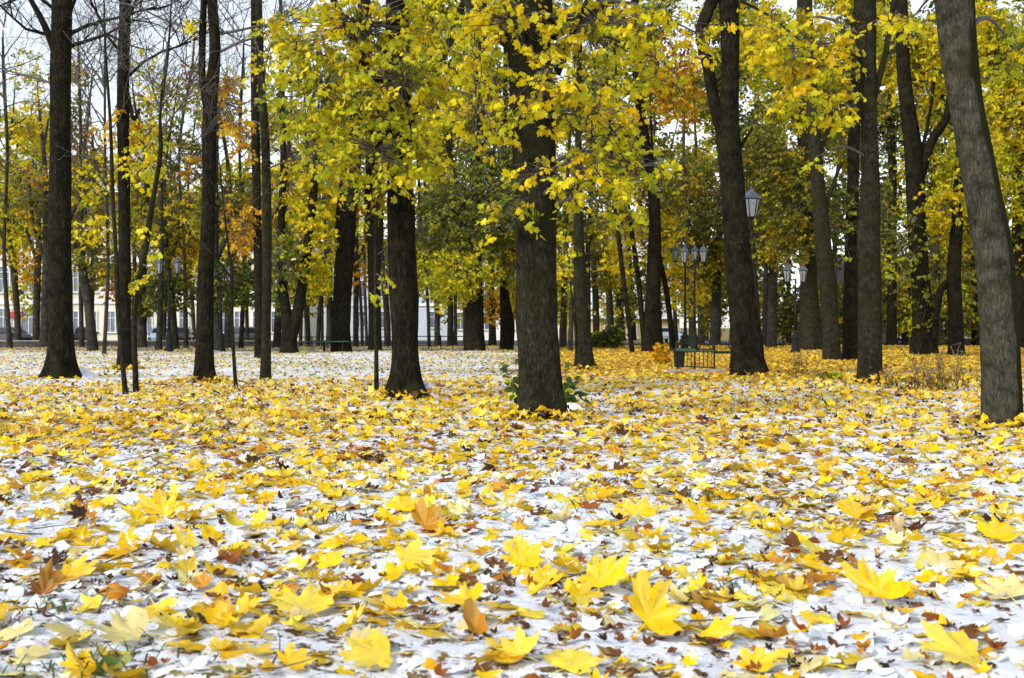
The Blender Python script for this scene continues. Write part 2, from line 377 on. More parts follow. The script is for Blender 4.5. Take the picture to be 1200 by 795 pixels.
# ------------------------------------------------------------------ fallen leaves
TF = [leaf_template('full', c, f, w_, s, ring=True, stem=True) for c, f, w_, s in ((.12, .05, .05, 1), (-.15, .1, .06, 2), (.28, .12, .08, 3), (-.05, .18, .05, 4), (.35, -.1, .1, 5), (-.3, .05, .1, 6), (.2, .25, .12, 7), (-.22, -.12, .14, 8), (.45, .1, .08, 9), (.05, .02, .16, 10), (-.4, .3, .1, 61), (.1, -.2, .05, 62))]
TB = [leaf_template('mid', c, f, w_, s, ring=True, stem=True) for c, f, w_, s in ((.55, .2, .15, 11), (-.8, .2, .2, 12), (.35, .4, .1, 13))] + [leaf_template('mid', .55, .25, .15, 14, ring=True, oval=True), leaf_template('mid', -.6, .4, .1, 15, ring=True, oval=True)]
TM = [leaf_template('mid', c, f, w_, s) for c, f, w_, s in ((.15, .05, .05, 21), (-.2, .1, .08, 22), (.4, .2, .1, 23), (-.4, .1, .1, 24))]
TL = [leaf_template('low', c, f, .05, s) for c, f, s in ((.15, .05, 31), (-.25, .1, 32), (.4, .15, 33))]
TS = [leaf_template('mid', c, f, .12, s, ring=True, oval=ov) for c, f, s, ov in ((-.35, .1, 41, True), (-.5, .0, 42, True), (.15, .25, 43, False), (-.25, -.1, 44, True))]

def strewn(y0, y1, dens, halfw=.44):
    A = halfw * (y1 ** 2 - y0 ** 2); n = int(A * dens); y = np.sqrt(rng.uniform(y0 ** 2, y1 ** 2, n)); x = rng.uniform(-1, 1, n) * (halfw * y + .25)
    return x, y
def lay(x, y, size, tilt, lift=.3):
    n = len(x); nrm = np.stack([rng.normal(0, tilt, n), rng.normal(0, tilt, n) - tilt * .25, np.ones(n)], 1); Rm = frames(nrm, rng.uniform(0, 2 * np.pi, n))
    lift = lift * rng.uniform(-.1, 1, n); lean = np.hypot(nrm[:, 0], nrm[:, 1]); lean = lean / np.sqrt(1 + lean ** 2)
    pos = np.stack([x, y, gz(x, y) + .006 + size * (.08 + lift * lean)], 1)
    return pos, Rm
# snow caught on hidden leaves, near the camera
x, y = strewn(3.3, 10, 170); keep = vnoise(x / .5, y / .5, seed=15) + rng.normal(0, .4, len(x)) > -.1; x, y = x[keep], y[keep]
n = len(x); sz = rng.uniform(.018, .062, n); pos, Rm = lay(x, y, sz, .34, .25)
c, _ = palette(['white'], [1], n); c = np.clip(c / c[:, :1] * .74 * np.array([1, 1.03, 1.09]), 0, .93)
V, T, C = scatter(TS, rng.integers(0, len(TS), n), pos, Rm, sz, c)
tag(mk('snow_crust', V, T, M_SNOWLEAF, tint=C), 'lumpy thin snow lying over hidden leaves', kind='stuff')

stuffV, stuffT, stuffC, nst = [], [], [], 0
def stuff_add(tpl, x, y, size, names, wts, tilt, lift=.3):
    global nst
    n = len(x); pos, Rm = lay(x, y, size, tilt, lift); c, _ = palette(names, wts, n)
    V, T, C = scatter(tpl, rng.integers(0, len(tpl), n), pos, Rm, size, c)
    stuffV.append(V); stuffT.append(T + nst); stuffC.append(C); nst += len(V)
def fewer(x, y, scale, seed, bias=0.0, amp=.45):
    k = vnoise(x / scale, y / scale, seed=seed) + rng.normal(0, amp, len(x)) > bias; return x[k], y[k]
# small torn brown and dark bits between
x, y = fewer(*strewn(3.2, 11, 110), .6, 51, .1); stuff_add(TB, x, y, rng.uniform(.012, .038, len(x)), ['rust', 'brown', 'dark', 'orange', 'olive'], [3.4, 4, 3, 1.2, .6], .36, .3)
x, y = strewn(11, 24, 24); stuff_add(TL, x, y, rng.uniform(.02, .05, len(x)), ['rust', 'brown', 'dark', 'olive'], [2, 4, 4, 2], .6, .45)
x, y = fewer(*strewn(3.2, 5.2, 60), .7, 53, -.1); stuff_add(TF, x, y, rng.uniform(.035, .058, len(x)), ['yellow', 'lemon', 'pale', 'gold', 'rust', 'brown'], [4, 3, 3, 1.5, 1, 1], .25, .25)
x, y = fewer(*strewn(3.2, 7, 12), .5, 52, 0); stuff_add(TF, x, y, rng.uniform(.03, .05, len(x)), ['yellow', 'gold', 'lemon', 'pale'], [3, 2, 2, 2], .45, .5)
# the carpet
RING = [(4.95, 7, 72, .055, .095, TF), (7, 9, 84, .052, .09, TF), (9, 14, 92, .05, .09, TM), (14, 19, 92, .05, .09, TM), (19, 26, 84, .05, .088, TL), (26, 42, 60, .05, .08, TL), (42, 70, 22, .055, .09, TL)]
for y0, y1, dn, s0, s1, tp in RING:
    x, y = strewn(y0, y1, dn); cs, cg = cover(x, y); px = 600 + F * x / y
    right = 1 / (1 + np.exp(-(px - 640) / 30))
    keepp = np.clip(1.52 - 1.22 * cs, .1, 1)
    if y0 < 9: keepp = np.clip(1.25 - .8 * cs, .2, 1)
    if 14 <= y0 < 26:
        fade = np.clip((y - 17.0 + 4.5 * vnoise(x / 1.6, y / 1.3, seed=77) + 1.5 * vnoise(x / .5, y / .5, seed=78)) / 11, 0, .85); keepp = keepp * (1 - fade * (1 - right * .75))
    k = rng.random(len(x)) < keepp; x, y = x[k], y[k]
    if y0 >= 26:
        l = x < .6; stuff_add(tp, x[l], y[l], rng.uniform(s0 * .6, s1 * .8, l.sum()), ['pale', 'olive', 'gold', 'brown', 'lemon', 'dark'], [4, 1.6, 1.6, 1.2, 2.5, .8], .28)
        l = ~l; stuff_add(tp, x[l], y[l], rng.uniform(s0, s1, l.sum()), ['yellow', 'gold', 'orange', 'lemon', 'rust'], [3, 3, 2, 2, .8], .25)
    else:
        stuff_add(tp, x, y, rng.uniform(s0, s1, len(x)), ['yellow', 'gold', 'lemon', 'orange', 'pale', 'rust', 'brown', 'dark'], [6.5, 2.4, 4.2, .9, 1.9, .6, .5, .35], .28 if y0 < 14 else .32, .4)
for (px_, py_, r_) in [(634, 491, .30), (475, 468, .34), (1176, 497, .28), (877, 441, .40), (1018, 450, .30), (240, 448, .32), (147, 433, .28), (686, 434, .32)]:
    d_ = depth_of(py_); n = 110; a_ = rng.uniform(0, 6.3, n); rr_ = r_ * (.85 + np.abs(rng.normal(0, .55, n))); x, y = (px_ - 600) / F * d_ + rr_ * np.cos(a_), d_ + rr_ * np.sin(a_)
    pos, Rm = lay(x, y, np.full(n, .07), .55, .5); pos[:, 2] += .10 * np.exp(-(rr_ - r_) * 4) * rng.uniform(.1, 1, n); c_, _ = palette(['yellow', 'lemon', 'gold', 'rust', 'brown', 'dark'], [4, 2, 2, 1, 1.4, .8], n)
    V, T, C = scatter(TM, rng.integers(0, 4, n), pos, Rm, rng.uniform(.04, .085, n), c_); stuffV.append(V); stuffT.append(T + nst); stuffC.append(C); nst += len(V)
tag(mk('fallen_leaves', np.concatenate(stuffV), np.concatenate(stuffT), M_FALL, tint=np.concatenate(stuffC)), 'carpet of fallen yellow and orange maple leaves across the park', kind='stuff')

# single leaves nearest the camera, each an object
def leaf_mesh(name, tp):
    V, T, vv = tp; me = bpy.data.meshes.new(name); me.from_pydata([tuple(v) for v in V], [], [tuple(int(q) for q in t) for t in T]); me.materials.append(M_FALLO)
    me.polygons.foreach_set('use_smooth', [True] * len(me.polygons))
    a = me.attributes.new('vein', 'FLOAT', 'POINT'); a.data.foreach_set('value', vv.astype(np.float32)); return me
MF = [leaf_mesh('maple_leaf_shape', t) for t in TF]; MBN = [leaf_mesh('curled_leaf_shape', t) for t in TB]
def drop_leaf(name, me, loc, Rm, size, colr, label, cat, group):
    o = bpy.data.objects.new(name, me); COL.objects.link(o)
    o.matrix_world = Matrix.Translation(Vector(loc)) @ Matrix(Rm.tolist()).to_4x4() @ Matrix.Scale(size, 4)
    o.color = (*colr, 1); return tag(o, label, cat, group)
hero = [  # px, py, width px, colour, tilt towards camera (deg), sideways tilt, heading, curled?, label
    (610, 672, 58, 'yellow', 48, 5, 90, 0, 'bright yellow maple leaf propped up facing the viewer, fan shaped with its lower edge buried'),
    (704, 692, 74, 'yellow', 40, -28, 60, 3, 'bright yellow maple leaf leaning to one side just above the biggest golden one'),
    (762, 744, 88, 'yellow', 52, 14, 75, 2, 'biggest deep golden maple leaf, standing tilted on the snow with its stem hidden'),
    (1029, 705, 80, 'yellow', 42, 0, 100, 2, 'lemon yellow maple leaf propped up on snow with one lobe curled upright'),
    (442, 774, 88, 'lemon', 22, 6, 200, 0, 'large pale lemon maple leaf lying flat on the snow below an orange brown one'),
    (557, 747, 56, 'orange', 40, 20, 120, -4, 'orange brown leaf folded like a shell on bare snow'),
    (386, 668, 42, 'yellow', 46, -20, 80, 1, 'small yellow maple leaf standing on edge behind brown litter'),
    (478, 662, 74, 'lemon', 24, 8, 30, 0, 'wide lemon maple leaf lying flat with brown blotches along one lobe'),
    (546, 716, 60, 'gold', 22, -10, 150, 2, 'golden maple leaf with browned edges lying behind the orange folded leaf'),
    (905, 700, 62, 'lemon', 20, -6, 10, 1, 'pale lemon maple leaf lying flat on open snow beside dry grass'),
    (1100, 668, 56, 'pale', 26, 8, 60, 0, 'pale straw coloured maple leaf lying flat on the snow alone'),
    (1163, 628, 64, 'yellow', 26, -8, 20, 3, 'broad yellow maple leaf heaped over brown leaves near the big mossy trunk'),
    (152, 752, 82, 'pale', 24, 14, 200, 2, 'pale yellow leaf with snow on one half and browned underside'),
    (360, 716, 80, 'lemon', 22, 4, 140, 0, 'very wide lemon yellow leaf lying flat with a ragged front edge'),
    (20, 752, 54, 'pale', 26, -10, 120, 1, 'pale leaf half covered by snow near the corner'),
    (884, 782, 60, 'yellow', 26, -14, 60, 0, 'yellow maple leaf cut by the bottom edge, tips spread on snow'),
    (1130, 782, 100, 'lemon', 22, 10, 170, 3, 'largest pale yellow leaf of all, lying flat over a dark gap at the bottom edge'),
    (834, 752, 58, 'yellow', 30, -20, 320, 2, 'yellow leaf with a dab of snow lying on its middle'),
    (947, 729, 30, 'yellow', 35, 8, 40, 1, 'tiny bright yellow leaf on a brown one'),
    (52, 706, 32, 'rust', 50, 10, 80, -3, 'rusty cupped leaf with a yellow edge sitting on the snow'),
    (84, 690, 64, 'gold', 24, -12, 30, 0, 'golden leaf drooping over a snowy hump'),
    (252, 742, 36, 'gold', 48, 8, 60, -4, 'small orange gold leaf standing beside a blackish clump'),
    (272, 744, 44, 'yellow', 30, -10, 240, -1, 'curled yellow leaf with a shadowed hollow on its side'),
    (340, 778, 52, 'gold', 30, 12, 60, 0, 'golden maple leaf with a pointed crown of lobes at the bottom edge'),
    (670, 790, 70, 'lemon', 24, -8, 50, 1, 'lemon leaf at the bottom edge below the biggest golden one'),
    (600, 772, 46, 'brown', 50, 10, 20, -2, 'dark brown leaf rolled into a tube on the snow'),
    (640, 690, 50, 'gold', 22, -10, 100, 2, 'golden leaf lying partly under the bright propped yellow leaf'),
    (270, 690, 40, 'rust', 40, 16, 60, -2, 'rust red leaf with upturned fingers on snow'),
    (240, 695, 34, 'orange', 35, -16, 130, -1, 'orange leaf crumpled among dark brown scraps'),
    (190, 612, 62, 'gold', 34, -8, 100, 2, 'deep gold leaf pair lying over brown ones, far from the viewer'),
    (500, 622, 58, 'orange', 30, 10, 70, 2, 'orange gold leaf with a dark spotted middle lying in yellow ones'),
    (745, 612, 58, 'gold', 30, -12, 100, 0, 'golden leaf in a drift of yellow, dusted at its rim'),
    (1000, 608, 62, 'yellow', 36, 12, 80, 3, 'yellow leaf heaped on a rusty clump of leaves'),
    (1098, 692, 30, 'brown', 40, 0, 80, -2, 'small brown star shaped leaf on snow'),
    (1180, 702, 62, 'pale', 24, -10, 100, 0, 'pale yellow leaf at the edge of view on white snow'),
    (128, 790, 46, 'green', 14, 6, 20, -4, 'dark green leaf lying among grass blades at the bottom edge'),
    (700, 735, 30, 'brown', 50, 20, 20, -5, 'small dark brown leaf upright in front of a white gap'),
    (470, 600, 50, 'yellow', 34, -6, 70, 1, 'clean yellow leaf lying in the front of the yellow drift'),
]
H = []
for (px, py, wpx, cn, t1, t2, hd, kind, label) in hero:
    d = min(depth_of(py), 8); x = (px - 600) / F * d; y = d; size = wpx / F * d / 1.8
    size = min(size, .14)
    t1 = t1 * .78; nrm = np.array([[math.sin(R(t2)), -math.sin(R(t1)), math.cos(R(t1))]]); Rm = frames(nrm, np.array([R(hd)]))[0]
    me = MF[kind] if kind >= 0 else MBN[-kind - 1]
    z = float(gz(x, y)) + .012 + size * .55 * math.sin(max(abs(R(t1)), abs(R(t2))))
    col_ = np.array(PAL[cn]) * (1.05 if cn != 'gold' else 1.1)
    drop_leaf('maple_leaf' if kind >= 0 else 'curled_leaf', me, (x, y, z), Rm, size, np.clip(col_, 0, .9), label, 'leaf', 'fallen leaves on the snow'); H.append((x, y, size))
H = np.array(H)
SHORT = ['the fan shaped propped leaf', 'the sideways leaning yellow leaf', 'the biggest golden leaf', 'the lemon leaf with upright lobe', 'the large pale lemon leaf', 'the orange shell folded leaf', 'the small leaf on edge', 'the wide blotched lemon leaf', 'the brown edged golden leaf', 'the flat lemon leaf by dry grass', 'the straw coloured leaf', 'the broad heaped yellow leaf', 'the snow halved pale leaf', 'the very wide lemon leaf', 'the pale corner leaf', 'the cut yellow leaf', 'the largest pale leaf', 'the leaf with a snow dab', 'the tiny bright leaf', 'the rusty cupped leaf', 'the drooping golden leaf', 'the standing orange gold leaf', 'the curled hollow yellow leaf', 'the crown lobed golden leaf', 'the bottom edge lemon leaf', 'the rolled brown leaf', 'the half buried golden leaf', 'the rust red fingered leaf', 'the crumpled orange leaf', 'the deep gold pair', 'the dark spotted orange leaf', 'the rim dusted golden leaf', 'the leaf on a rusty clump', 'the brown star leaf', 'the pale leaf at the edge', 'the dark green leaf', 'the upright dark brown leaf', 'the clean yellow leaf']
SEEN = {}
def beside(x, y):
    j = int(np.argmin(np.hypot(H[:, 0] - x, (H[:, 1] - y) * .8))); dx, dy = x - H[j, 0], y - H[j, 1]
    return ('right of ' if dx > 0 else 'left of ') + SHORT[j] if abs(dx) > abs(dy) else ('behind ' if dy > 0 else 'in front of ') + SHORT[j]
def single_label(c_, wd, lean, where, size, tip):
    big = 'big ' if size > .072 else ('small ' if size < .045 else '')
    lab = f'{big}{c_} {wd} {lean} {where}'
    if lab in SEEN:
        for lab in (f'{big}{c_} {wd} with tip {tip} {where}', f'{big}{c_} {wd} {lean} farther {where}'):
            if lab not in SEEN: break
    while len(lab.split()) > 16 or lab in SEEN:
        cut = lab.replace('maple leaf', 'leaf') if 'maple leaf' in lab and len(lab.split()) > 16 else (lab.replace('bright ', '').replace('pale ', '') if len(lab.split()) > 16 else 'another ' + lab if 'another' not in lab and len(lab.split()) < 16 else lab)
        if cut == lab: break
        lab = cut
    SEEN[lab] = 1; return lab
words_ = {'yellow': 'bright yellow', 'gold': 'golden', 'lemon': 'lemon yellow', 'pale': 'pale straw', 'orange': 'orange', 'rust': 'rust brown', 'brown': 'dark brown', 'dark': 'blackish'}
x, y = strewn(3.45, 4.95, 92, .42)
x, y = fewer(x, y, .8, 61, -.3)
ok = np.ones(len(x), bool)
for hx, hy, hsz in H: ok &= np.hypot(x - hx, (y - hy)) > hsz * .9
x, y = x[ok], y[ok]
x, y = x[:262], y[:262]
n = len(x); names = ['yellow', 'gold', 'lemon', 'pale', 'orange', 'rust', 'brown', 'dark']
c, ci = palette(names, [5, 2.0, 3.6, 2.2, .9, 1.6, 2.2, .9], n)
sz = np.where(ci < 5, rng.uniform(.055, .10, n), rng.uniform(.03, .058, n)); pos, Rm = lay(x, y, sz, .23, .35)
for j in range(n):
    nm = names[ci[j]]; where = beside(x[j], y[j]); flat = ci[j] < 4 or rng.random() < .3
    lean = 'lying flat' if Rm[j][2, 2] > .93 else ('tilted' if Rm[j][2, 2] > .8 else 'on edge')
    if flat: me, nmn, wd = MF[rng.integers(0, len(MF))], 'maple_leaf', 'maple leaf'
    else: me, nmn, wd = MBN[rng.integers(0, len(MBN))], 'curled_leaf', 'curled leaf'
    drop_leaf(nmn, me, pos[j], Rm[j], float(sz[j]), c[j], single_label(words_[nm], wd, lean, where, sz[j], ('rightward' if Rm[j][0, 1] > 0 else 'leftward') if abs(Rm[j][0, 1]) > abs(Rm[j][1, 1]) else ('away' if Rm[j][1, 1] > 0 else 'nearward')), 'leaf', 'fallen leaves on the snow')
# thin sticks and a few blades of grass
m = MB()
for _ in range(170):
    y_ = random.uniform(3.5, 14); x_ = random.uniform(-.43, .43) * y_; a = random.uniform(0, 6.3); l = random.uniform(.06, .3)
    p = np.array([x_, y_, float(gz(x_, y_)) + .015]); e = p + np.array([math.cos(a) * l, math.sin(a) * l, random.uniform(-.005, .06)])
    m.tube(spline([p, (p + e) / 2 + rng.normal(0, .012, 3), e], 5), [.003, .003, .0025, .002, .001], 4)
tag(m.build('stick_litter', M_TWIG), 'thin dark sticks lying among the leaves', kind='stuff')
V = []; Q = []
for _ in range(420):
    cx, cy = random.choice([(-1.2, 3.72), (-1.25, 3.75), (-.9, 6.5), (1.2, 7.5), (-2.5, 11), (.25, 6.9), (2.6, 12), (-1.6, 4.4), (.9, 4.9)])
    x_ = cx + random.gauss(0, .12); y_ = cy + random.gauss(0, .12); a = random.uniform(0, 6.3); l = random.uniform(.03, .1); b = .003
    p = np.array([x_, y_, float(gz(x_, y_)) + .004]); s = np.array([-math.sin(a), math.cos(a), 0]) * b; e = np.array([math.cos(a) * l * .8, math.sin(a) * l * .8, l * .5])
    k = len(V); V += [p - s, p + s, p + e * .6 + s + [0, 0, l * .2], p + e * .6 - s + [0, 0, l * .2], p + e]; Q += [[k, k + 1, k + 2], [k, k + 2, k + 3], [k + 3, k + 2, k + 4]]
tag(mk('grass', np.array(V), np.array(Q), M_GRASS), 'dark green grass blades poking through the snow', kind='stuff')

# ------------------------------------------------------------------ trees
LC = {'near': [leaf_template('mid', c_, f_, .08, s_) for c_, f_, s_ in ((-.3, .15, 71), (-.5, .1, 72), (.1, .2, 73), (-.2, -.1, 74))],
      'far': [leaf_template('low', c_, f_, .08, s_) for c_, f_, s_ in ((-.3, .15, 75), (-.5, .1, 76), (.1, .2, 77))]}
q4 = np.array([[0, -.7, 0], [.62, .0, -.15], [0, .9, -.1], [-.62, 0, -.15]]); LC['tiny'] = [(q4, np.array([[0, 1, 2], [0, 2, 3]]), None)]
SPECIES = {  # palette mixes
    'Y': (['cyellow', 'ygreen', 'clemon', 'gold', 'green'], [5.4, 3.6, 2.0, .9, 1.0]), 'YG': (['ygreen', 'cyellow', 'green', 'clemon'], [6, 2.6, 2.2, 1.4]),
    'O': (['gold', 'orange', 'yellow', 'rust', 'olive'], [3, 3, 2, 1, 1]), 'OL': (['olive', 'ygreen', 'green', 'gold'], [5, 1.3, 2.5, .9]),
    'DG': (['dgreen', 'green', 'olive', 'ygreen'], [3, 3, 2.4, .8]), 'G': (['green', 'olive', 'ygreen', 'grey'], [3, 2.4, 1.8, 1]), 'B': (['yellow'], [1])}
LEAFMESH = []
for tp in LC['near']:
    me = bpy.data.meshes.new('tree_leaf_shape'); me.from_pydata([tuple(v) for v in tp[0]], [], [tuple(int(q) for q in t) for t in tp[1]]); me.materials.append(M_LEAFO)
    me.polygons.foreach_set('use_smooth', [True] * len(me.polygons)); LEAFMESH.append(me)

def trunk_mesh(mb, P, rad, seg, flare, seed, rough=.05, lobes=True):
    s = np.concatenate([[0], np.cumsum(np.linalg.norm(np.diff(P, axis=0), axis=1))]); r0 = rad[0]
    def disp(th, PP):
        z = (PP[:, 2] - PP[0, 2])[:, None]; t = th[None]
        d = 1 + rough * vnoise(np.cos(t) * 2 + 0 * z + seed, np.sin(t) * 2 + 0 * z, z * 1.1, seed=seed) + rough * .6 * vnoise(np.cos(t) * 7 + 0 * z, np.sin(t) * 7 + 0 * z, z * 2.2, seed=seed + 1)
        if seg >= 40: d = d + .035 * vnoise(np.cos(t) * 5.5 + .3 * z, np.sin(t) * 5.5 + .2 * z, z * 1.6, seed=seed + 5) - .03 * np.abs(vnoise(np.cos(t) * 9 + 0 * z, np.sin(t) * 9 + 0 * z, z * 4.5, seed=seed + 6))
        if flare:
            lob = .5 + .5 * np.cos(t * 4 + seed) * .8 + .35 * np.sin(t * 3 + seed * 2)
            d = d + np.exp(-np.maximum(z - .12, 0) / (r0 * 1.5)) * flare * (.35 + (lob if lobes else .5))
        return d
    mb.tube(P, rad, seg, True, disp)
def bare(tubes, p, d, l, r, lev, rs):
    """recursive bare branch"""
    n = 5; pts = [p]; q = p.copy(); dd = d.copy()
    for k in range(n):
        dd = dd + rs.normal(0, .16, 3) + np.array([0, 0, .05]); dd /= np.linalg.norm(dd); q = q + dd * l / n; pts.append(q.copy())
    tubes.append((np.array(pts), np.linspace(r, r * .35, n + 1), 5 if r > .02 else 3))
    if lev > 0:
        for _ in range(rs.integers(3, 6)):
            k = rs.integers(1, n + 1); nd = dd + rs.normal(0, .65, 3); nd /= np.linalg.norm(nd); bare(tubes, pts[k], nd, l * rs.uniform(.45, .75), r * .5, lev - 1, rs)

def sprays(c, rad, n, rs, lsize, leaves, droop):
    """leaf positions on drooping twigs within an ellipsoid: pos, normal, heading, spray id, twig segments"""
    u = rs.normal(0, 1, (n, 3)); u /= np.linalg.norm(u, axis=1, keepdims=True); rr = rs.uniform(.15, 1, (n, 1)) ** .5
    o = c + u * rr * rad
    ang = rs.uniform(0, 2 * np.pi, n); L_ = lsize * leaves * .42 * rs.uniform(.7, 1.3, n)
    d = np.stack([np.cos(ang), np.sin(ang), rs.normal(-droop, .25, n)], 1); d /= np.linalg.norm(d, axis=1, keepdims=True)
    t = np.tile(np.linspace(.12, 1, leaves), (n, 1)) + rs.normal(0, .05, (n, leaves)); side = np.where(np.arange(leaves) % 2, 1, -1)[None] * rs.uniform(.4, 1.1, (n, leaves))
    s = np.stack([-np.sin(ang), np.cos(ang), 0 * ang], 1)
    pos = o[:, None] + d[:, None] * (t * L_[:, None])[..., None] + s[:, None] * (side * lsize * .9)[..., None]
    pos[..., 2] -= (t ** 2) * L_[:, None] * .25 + rs.uniform(0, .6, t.shape) * lsize
    head = ang[:, None] + side * .9 + rs.normal(0, .3, t.shape)
    nrm = np.stack([rs.normal(0, .55, t.shape) + np.cos(head) * .75, rs.normal(0, .55, t.shape) + np.sin(head) * .75, np.abs(rs.normal(.62, .35, t.shape))], -1)
    sid = np.repeat(np.arange(n), leaves)
    return pos.reshape(-1, 3), nrm.reshape(-1, 3), head.ravel(), sid, o, o + d * L_[:, None] * .95

COUNT = {}
def tree(name, label, base, trunk, limbs=(), blobs=(), barkm=None, top=4.0, flare=.5, leaf=.055, lod='near', seed=1, leafparts=0, bares=(), group=None, cat='tree', rough=.06, seg=20, twig=True, dd=0, sink=True):
    """base: photo row of the foot (sets distance); trunk: [(px,py,width)...] from foot upwards; limbs the same; blobs: (px,py,rx,ry,sprays,palette,depth offset)"""
    rs = np.random.default_rng(seed * 101 + 5); global rng; rng = np.random.default_rng(seed * 31 + 2)
    d = depth_of(base) + dd; bx = (trunk[0][0] - 600) / F * d; b = np.array([bx, d, float(gz(bx, d))])
    root = empty(name, b, label, cat, group)
    barkm = barkm or M_BARK
    P = [px_at(p[0], p[1], d) for p in trunk]; P[0][2] = b[2] - .12
    W = [p[2] / F * d / 2 for p in trunk]
    P = [np.array(p) for p in P]
    if top > 0:
        dirv = P[-1] - P[-2]; dirv /= np.linalg.norm(dirv); dirv = dirv * .6 + np.array([0, 0, .4]); dirv /= np.linalg.norm(dirv)
        P.append(P[-1] + dirv * top); W.append(W[-1] * .45)
    # gentle sway in depth as well
    for k in range(1, len(P)): P[k][1] += rs.normal(0, .05) * (k / len(P))
    fine = base >= 433 and trunk[0][2] > 15; seg = 44 if fine else seg
    n = max(14, int(np.linalg.norm(P[-1] - P[0]) / (.09 if fine else (.22 if d < 30 else .5)))); n = min(n, 130 if fine else 60)
    C = spline(np.column_stack([np.array(P), W]), n)
    # more rings near the foot
    zf = np.array([0, .08, .16, .26, .38, .52]); extra = [C[0] * (1 - f) + C[1] * f for f in zf[1:]]
    C = np.vstack([C[:1], extra, C[1:]]) if np.linalg.norm(C[1, :3] - C[0, :3]) > .15 else C
    m = MB(); trunk_mesh(m, C[:, :3], np.maximum(C[:, 3], .004), seg, flare, seed, rough)
    m.build('trunk', barkm, root, b, smooth=True)
    for lb in limbs:
        Lp = [px_at(p[0], p[1], d) + np.array([0, (p[3] if len(p) > 3 else 0), 0]) for p in lb]; Lw = [p[2] / F * d / 2 for p in lb]
        if lb[-1][1] <= 8:
            dv = Lp[-1] - Lp[-2]; Lp.append(Lp[-1] + dv / np.linalg.norm(dv) * top * .7); Lw.append(Lw[-1] * .5)
        nn = max(10, 6 * len(Lp)); CC = spline(np.column_stack([np.array(Lp), Lw]), nn)
        m = MB(); trunk_mesh(m, CC[:, :3], np.maximum(CC[:, 3], .004), max(8, seg // 2), 0, seed + 3, rough); m.build('limb', barkm, root, b, smooth=True)
    tp = []
    for (px, py, dx, dz, l, r, lev) in bares:
        p = px_at(px, py, d); dv = np.array([dx, rs.normal(0, .4), dz]); dv /= np.linalg.norm(dv); tubes = []
        bare(tubes, p, dv, l, r, lev, rs); m = MB()
        for a_, r_, s_ in tubes: m.tube(a_, np.maximum(r_, .0035), s_, False)
        m.build('branch', M_TWIG if r < .04 else barkm, root, b, smooth=True)
    if blobs:
        PO, NO, HE, CO, LS = [], [], [], [], []; tw = MB(); zc = C[:, 2]
        for bl in blobs:
            px, py, rx, ry, cv, pal = bl[:6]; dz = bl[6] if len(bl) > 6 else 0
            ns = max(2, int(cv * {'near': 1.12, 'far': 2.0, 'tiny': 2.2}[lod] * math.pi * rx * ry / ((8 if lod == 'near' else 7) * .42 * (1.75 * leaf * F / d) ** 2)))
            c = px_at(px, py, d + dz); rad = np.array([rx / F * d, max(rx, ry) * .7 / F * d, ry / F * d])
            k = 8 if lod == 'near' else 7
            pos, nrm, head, sid, o0, o1 = sprays(c, rad, ns, rs, leaf * 1.35, k, .35)
            names, wts = SPECIES[pal]; sc, _ = palette(names, wts, ns)
            c2, _ = palette(names, wts, len(pos)); col_ = .62 * sc[sid] + .38 * c2
            PO.append(pos); NO.append(nrm); HE.append(head); CO.append(col_)
            if twig:
                # a limb from the stem to this clump, then twigs
                za = c[2] - rad[2] * .3; kx = int(np.clip(np.searchsorted(zc, za), 2, len(C) - 2)); a0 = C[kx, :3]
                mid = (a0 + c) / 2 + np.array([0, 0, .18 * np.linalg.norm(c - a0)]); path = spline([a0, mid, c], 9)
                r0 = min(C[kx, 3] * .5, .02 + .012 * np.linalg.norm(c - a0)); tw.tube(path, np.linspace(r0, .008, 9), 5, False)
                step = 1 if lod == 'near' else 3
                for q in range(0, ns, step):
                    tw.tube(np.array([c + (o0[q] - c) * .15, o0[q] * .5 + c * .5 + rs.normal(0, .05, 3), o0[q], o1[q]]), [.007, .006, .004, .0025] if lod == 'near' else [.016, .013, .009, .006], 3, False)
        PO, NO, HE, CO = map(np.concatenate, (PO, NO, HE, CO)); nL = len(PO); Rm = frames(NO, HE); S = leaf * np.clip(rs.lognormal(0, .27, nL), .5, 1.6)
        tpl = LC[lod]; idx = rs.integers(0, len(tpl), nL); single = np.zeros(nL, bool)
        if leafparts:
            sx = 600 + F * PO[:, 0] / PO[:, 1]; sy = HOR - F * (PO[:, 2] - CAMZ) / PO[:, 1]
            inn = np.where((sx > 5) & (sx < 1195) & (sy > 5) & (sy < 480))[0]; score = S[inn] / PO[inn, 1] * (.5 + np.abs(Rm[inn, 1, 2])); best = inn[np.argsort(-score)[:leafparts]]; single[best] = True
            for j in best:
                o = bpy.data.objects.new('leaf', LEAFMESH[idx[j]]); COL.objects.link(o); o.parent = root
                o.matrix_basis = Matrix.Translation(Vector(PO[j] - b)) @ Matrix(Rm[j].tolist()).to_4x4() @ Matrix.Scale(float(S[j]), 4); o.color = (*CO[j], 1)
        r_ = ~single
        V, T, Cc = scatter(tpl, idx[r_], PO[r_], Rm[r_], S[r_], CO[r_])
        cr = mk('crown', V, T, M_LEAF, root, tint=Cc, loc=b); cr['kind'] = 'stuff'
        if twig and tw.n: t_ = tw.build('branchwork', M_TWIG, root, b, smooth=True); t_['kind'] = 'stuff'
    return root

